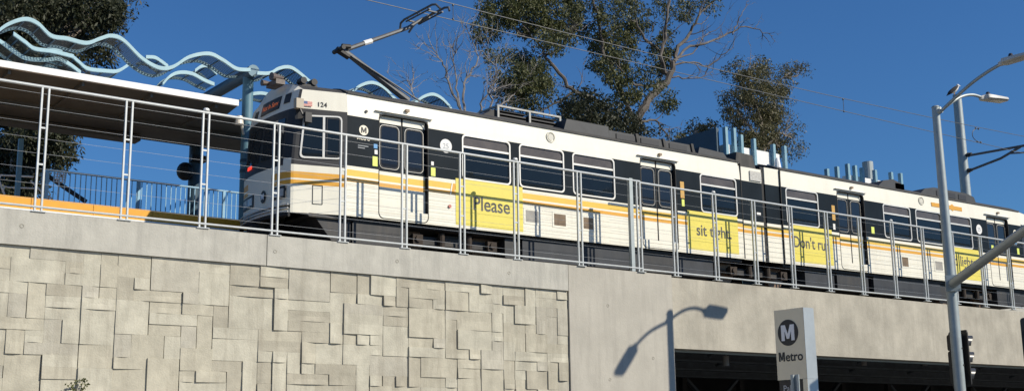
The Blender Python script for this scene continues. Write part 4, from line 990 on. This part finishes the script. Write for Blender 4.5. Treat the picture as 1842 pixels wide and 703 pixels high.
for S,n in((E1,16),(E3,10),(E4,8),(E5,8),(E2,4)): twigs(tw,S,rn,n,1.0,.018,2,Vector((.15,0,.12)),.55)
cl=[(905,15,38,30,1.2),(945,25,40,32,1.2),(1000,20,45,38,1.2),(1040,40,28,32),(975,52,45,18),(880,48,20,24),(868,62,10,16),(1000,75,38,18),(1105,15,42,28),(1140,45,30,30,1.1),(1095,60,22,22),(1085,98,22,30,1.2),(1110,125,30,32,1.3),(1145,145,12,22,.9),(1195,92,17,34,1.2),(1225,22,22,17,1.0),(1268,6,22,10,.8),(1172,150,18,14,.8),(1155,178,16,14,.8),(1115,185,16,18,.9),(1203,180,19,17,.9),(1075,70,22,24,1),(1125,85,24,24,1),(1175,110,14,26,.9),(1130,165,18,20,1),(1195,55,14,18,.7),(1190,12,24,16,.8),(905,98,32,12,.7),(940,108,34,22,1.2),(950,142,45,26,1.4),(925,165,32,20,1.3),(975,160,22,26,1.1),(905,135,24,12,.7),(950,185,30,14,1),(1240,5,18,8,.6)]
lv=crown(cl,Y,27,.135,rn,1.25)
finish_tree('eucalyptus_tree','tall open eucalyptus with pale forked trunk and clumped leaves behind the train middle',(base.x,Y,GZ),[('trunk',b,BARKR),('branch',tw,mat('grey_branch_bark',(.12,.105,.095),.85,var=.5,scale=3,streak=.5,grime=(.33,.30,.27)))],lv,LEAF)
# --- right tree
rn=random.Random(5); Y=40; b=MB(); base=at(1375,300,Y); b.tube([(base.x,Y,GZ),(base.x,Y,6),tuple(at(1372,260,Y))],[.3,.22,.11],8,cap=False)
for px in([(1372,260),(1368,215),(1350,165),(1345,125)],[(1370,240),(1390,200),(1400,150),(1425,130)],[(1372,262),(1345,225),(1325,200)],[(1375,270),(1400,240),(1425,250)]): S=limb(b,px,Y,.075,.03,rn); twigs(b,S,rn,6,1.2,.03,2)
cl=[(1345,128,40,20,.9),(1375,150,48,34,1.1),(1335,165,30,30,.9),(1385,185,42,36,1.2),(1350,205,45,40,1.2),(1395,225,36,36,1.1),(1320,190,22,26,.7),(1425,128,28,16,.8),(1412,145,20,14,.7),(1435,240,12,14,.4),(1395,262,24,20,.9),(1432,277,15,17,.9),(1368,262,36,28,1.4),(1375,240,30,25,1.2),(1372,112,14,8,.5),(1300,178,10,16,.4)]
finish_tree('leafy_gum_tree','rounded olive gum tree rising behind the blue finned shelter',(base.x,Y,GZ),[('trunk',b,BARK)],crown(cl,Y,27,.125,rn,1.25),LEAFB)
# --- low tree left of it
rn=random.Random(6); Y=42; b=MB(); base=at(1250,262,Y); b.tube([(base.x,Y,GZ),(base.x,Y,base.z),tuple(at(1252,235,Y))],[.3,.2,.1],8,cap=False)
finish_tree('low_gum_tree','low dark gum tree just left of the blue finned shelter',(base.x,Y,GZ),[('trunk',b,BARK)],crown([(1245,232,34,13,1.2),(1275,235,22,14,1),(1222,240,14,10,.9),(1225,255,30,12,1.1)],Y,17,.16,rn,1.2),LEAFB)
# --- dark shrubby tree behind roof shrouds
rn=random.Random(8); Y=34; b=MB(); base=at(1060,240,Y); b.tube([(base.x,Y,GZ),(base.x,Y,base.z),tuple(at(1060,200,Y))],[.3,.22,.1],8,cap=False)
finish_tree('dark_oak_tree','dense dark green tree directly above the roof shroud',(base.x,Y,GZ),[('trunk',b,BARK)],crown([(1050,190,38,24,1.4),(1080,212,50,22,1.4),(1030,215,24,20,1.2),(1120,222,40,16,1.2),(1155,235,35,10,1),(1100,235,60,12,1.2)],Y,18,.14,rn,1.6,.2),LEAFD)
# --- far left tree
rn=random.Random(9); Y=37; b=MB(); base=at(40,350,Y); b.tube([(base.x,Y,GZ),(base.x,Y,6),tuple(at(50,180,Y)),tuple(at(60,60,Y))],[.55,.45,.35,.15],10,cap=False)
for px in([(50,180),(90,110),(130,60),(180,20)],[(48,190),(20,110),(10,40)],[(55,130),(100,80),(150,50)]): S=limb(b,px,Y,.2,.05,rn); twigs(b,S,rn,8,1.8,.03,2)
cl=[(30,15,70,35,1.2),(100,15,60,35,1.2),(165,15,50,28,1.1),(215,5,35,16,1),(205,30,26,18,.8),(20,60,60,32,1.1),(75,75,50,32,1),(130,62,40,24,1),(175,48,30,22,.9),(110,115,40,18,.9),(30,110,45,25,1),(185,92,16,22,.9),(100,90,30,20,.9),(160,95,18,12,.5),(10,160,60,40,1),(80,150,50,35,.9),(100,240,32,34,1),(60,255,45,40,1.1),(10,250,40,50,1.1),(30,300,50,30,1),(110,275,22,28,.9),(20,340,50,25,1)]
finish_tree('big_gum_tree','large dark tree at the far left behind canopy and screens',(base.x,Y,GZ),[('trunk',b,BARK)],crown(cl,Y,26,.14,rn,1.25),LEAFD)
# --- bare tree
rn=random.Random(12); Y=36; b=MB(); base=at(850,240,Y)
b.tube([(base.x,Y,GZ),(base.x,Y,6),tuple(at(850,235,Y))],[.25,.2,.12],8,cap=False)
L_=[[(850,238),(828,195),(822,160),(818,120),(815,90)],[(828,195),(810,160),(803,130),(790,105),(768,80)],[(850,235),(862,205),(868,180),(890,165),(905,150)],[(840,215),(835,180),(840,140),(858,110),(852,80),(838,45)],[(848,230),(800,205),(770,195),(745,175),(738,150)],[(850,235),(875,200),(900,190),(925,170),(940,150)],[(860,225),(885,190),(880,160),(895,130),(870,95)]]
for px in L_: S=limb(b,px,Y,.055,.014,rn,k=5); twigs(b,S,rn,15,1.25,.016,2,Vector((0,0,.3)),.7)
finish_tree('bare_tree','leafless grey tree with thin upright twigs right of the pantograph',(base.x,Y,GZ),[('trunk',b,TWIG)],None,None)
# --- weed on the wall
rn=random.Random(2); t=thing('wall_weed',tuple(at(145,703,19.9)),'small green weed growing from the block wall at lower left','weed'); b=MB(); st=MB(); o=at(140,712,19.95)
for (px,py) in((128,690),(138,686),(150,684),(155,690),(148,697),(133,698)):
    p=at(px,py,19.88); st.tube([o,(o+p)/2+Vector((0,-.03,.02)),p],.004,4); 
    for _ in range(9):
        q=p+Vector((rn.gauss(0,.025),rn.gauss(0,.02),rn.gauss(0,.022))); n0=len(b.v); a=Vector((rn.gauss(0,1),rn.gauss(0,.4),rn.gauss(0,1))).normalized()*.022; c=a.cross(Vector((rn.gauss(0,.5),1,rn.gauss(0,.5)))).normalized()*.018
        b.v+=[q-a,q+c,q+a,q-c]; b.f.append((n0,n0+1,n0+2,n0+3)); b.mi.append(0)
b.build('leaves',LEAF,t); st.build('stem',LEAFD,t)
# ================================================================== CAMERA, LIGHT
sc=bpy.context.scene
cd=bpy.data.cameras.new('camera'); cd.lens=36*F/1842; cd.sensor_width=36; cd.sensor_fit='HORIZONTAL'; cd.clip_start=.1; cd.clip_end=2000
co=bpy.data.objects.new('camera',cd); C.objects.link(co); m=Matrix((rt,up,-fw)).transposed().to_4x4(); co.matrix_world=m; sc.camera=co
SD=Vector((-.4596,.6822,-.5686)).normalized()
ld=bpy.data.lights.new('sun','SUN'); ld.energy=4.2; ld.angle=R(.5); ld.color=(1,.92,.78); lo=bpy.data.objects.new('sun',ld); C.objects.link(lo); lo.rotation_euler=SD.to_track_quat('-Z','Y').to_euler()
W=bpy.data.worlds.new('World'); sc.world=W; W.use_nodes=True; nt=W.node_tree; bg=nt.nodes['Background']; sk=nt.nodes.new('ShaderNodeTexSky'); sk.sky_type='NISHITA'; sk.sun_disc=False
sk.sun_elevation=math.asin(-SD.z); sk.sun_rotation=math.atan2(-SD.x,-SD.y); sk.air_density=1.2; sk.dust_density=0; sk.ozone_density=7; sk.altitude=60
tm_=nt.nodes.new('ShaderNodeMix'); tm_.data_type='RGBA'; tm_.blend_type='MULTIPLY'; tm_.inputs['Factor'].default_value=1; tm_.inputs['B'].default_value=(.42,.66,.88,1); nt.links.new(sk.outputs[0],tm_.inputs['A']); nt.links.new(tm_.outputs['Result'],bg.inputs['Color']); bg.inputs['Strength'].default_value=.085
vs=sc.view_settings; vs.view_transform='Standard'; vs.look='None'; vs.exposure=.3; vs.gamma=1; vs.use_curve_mapping=False
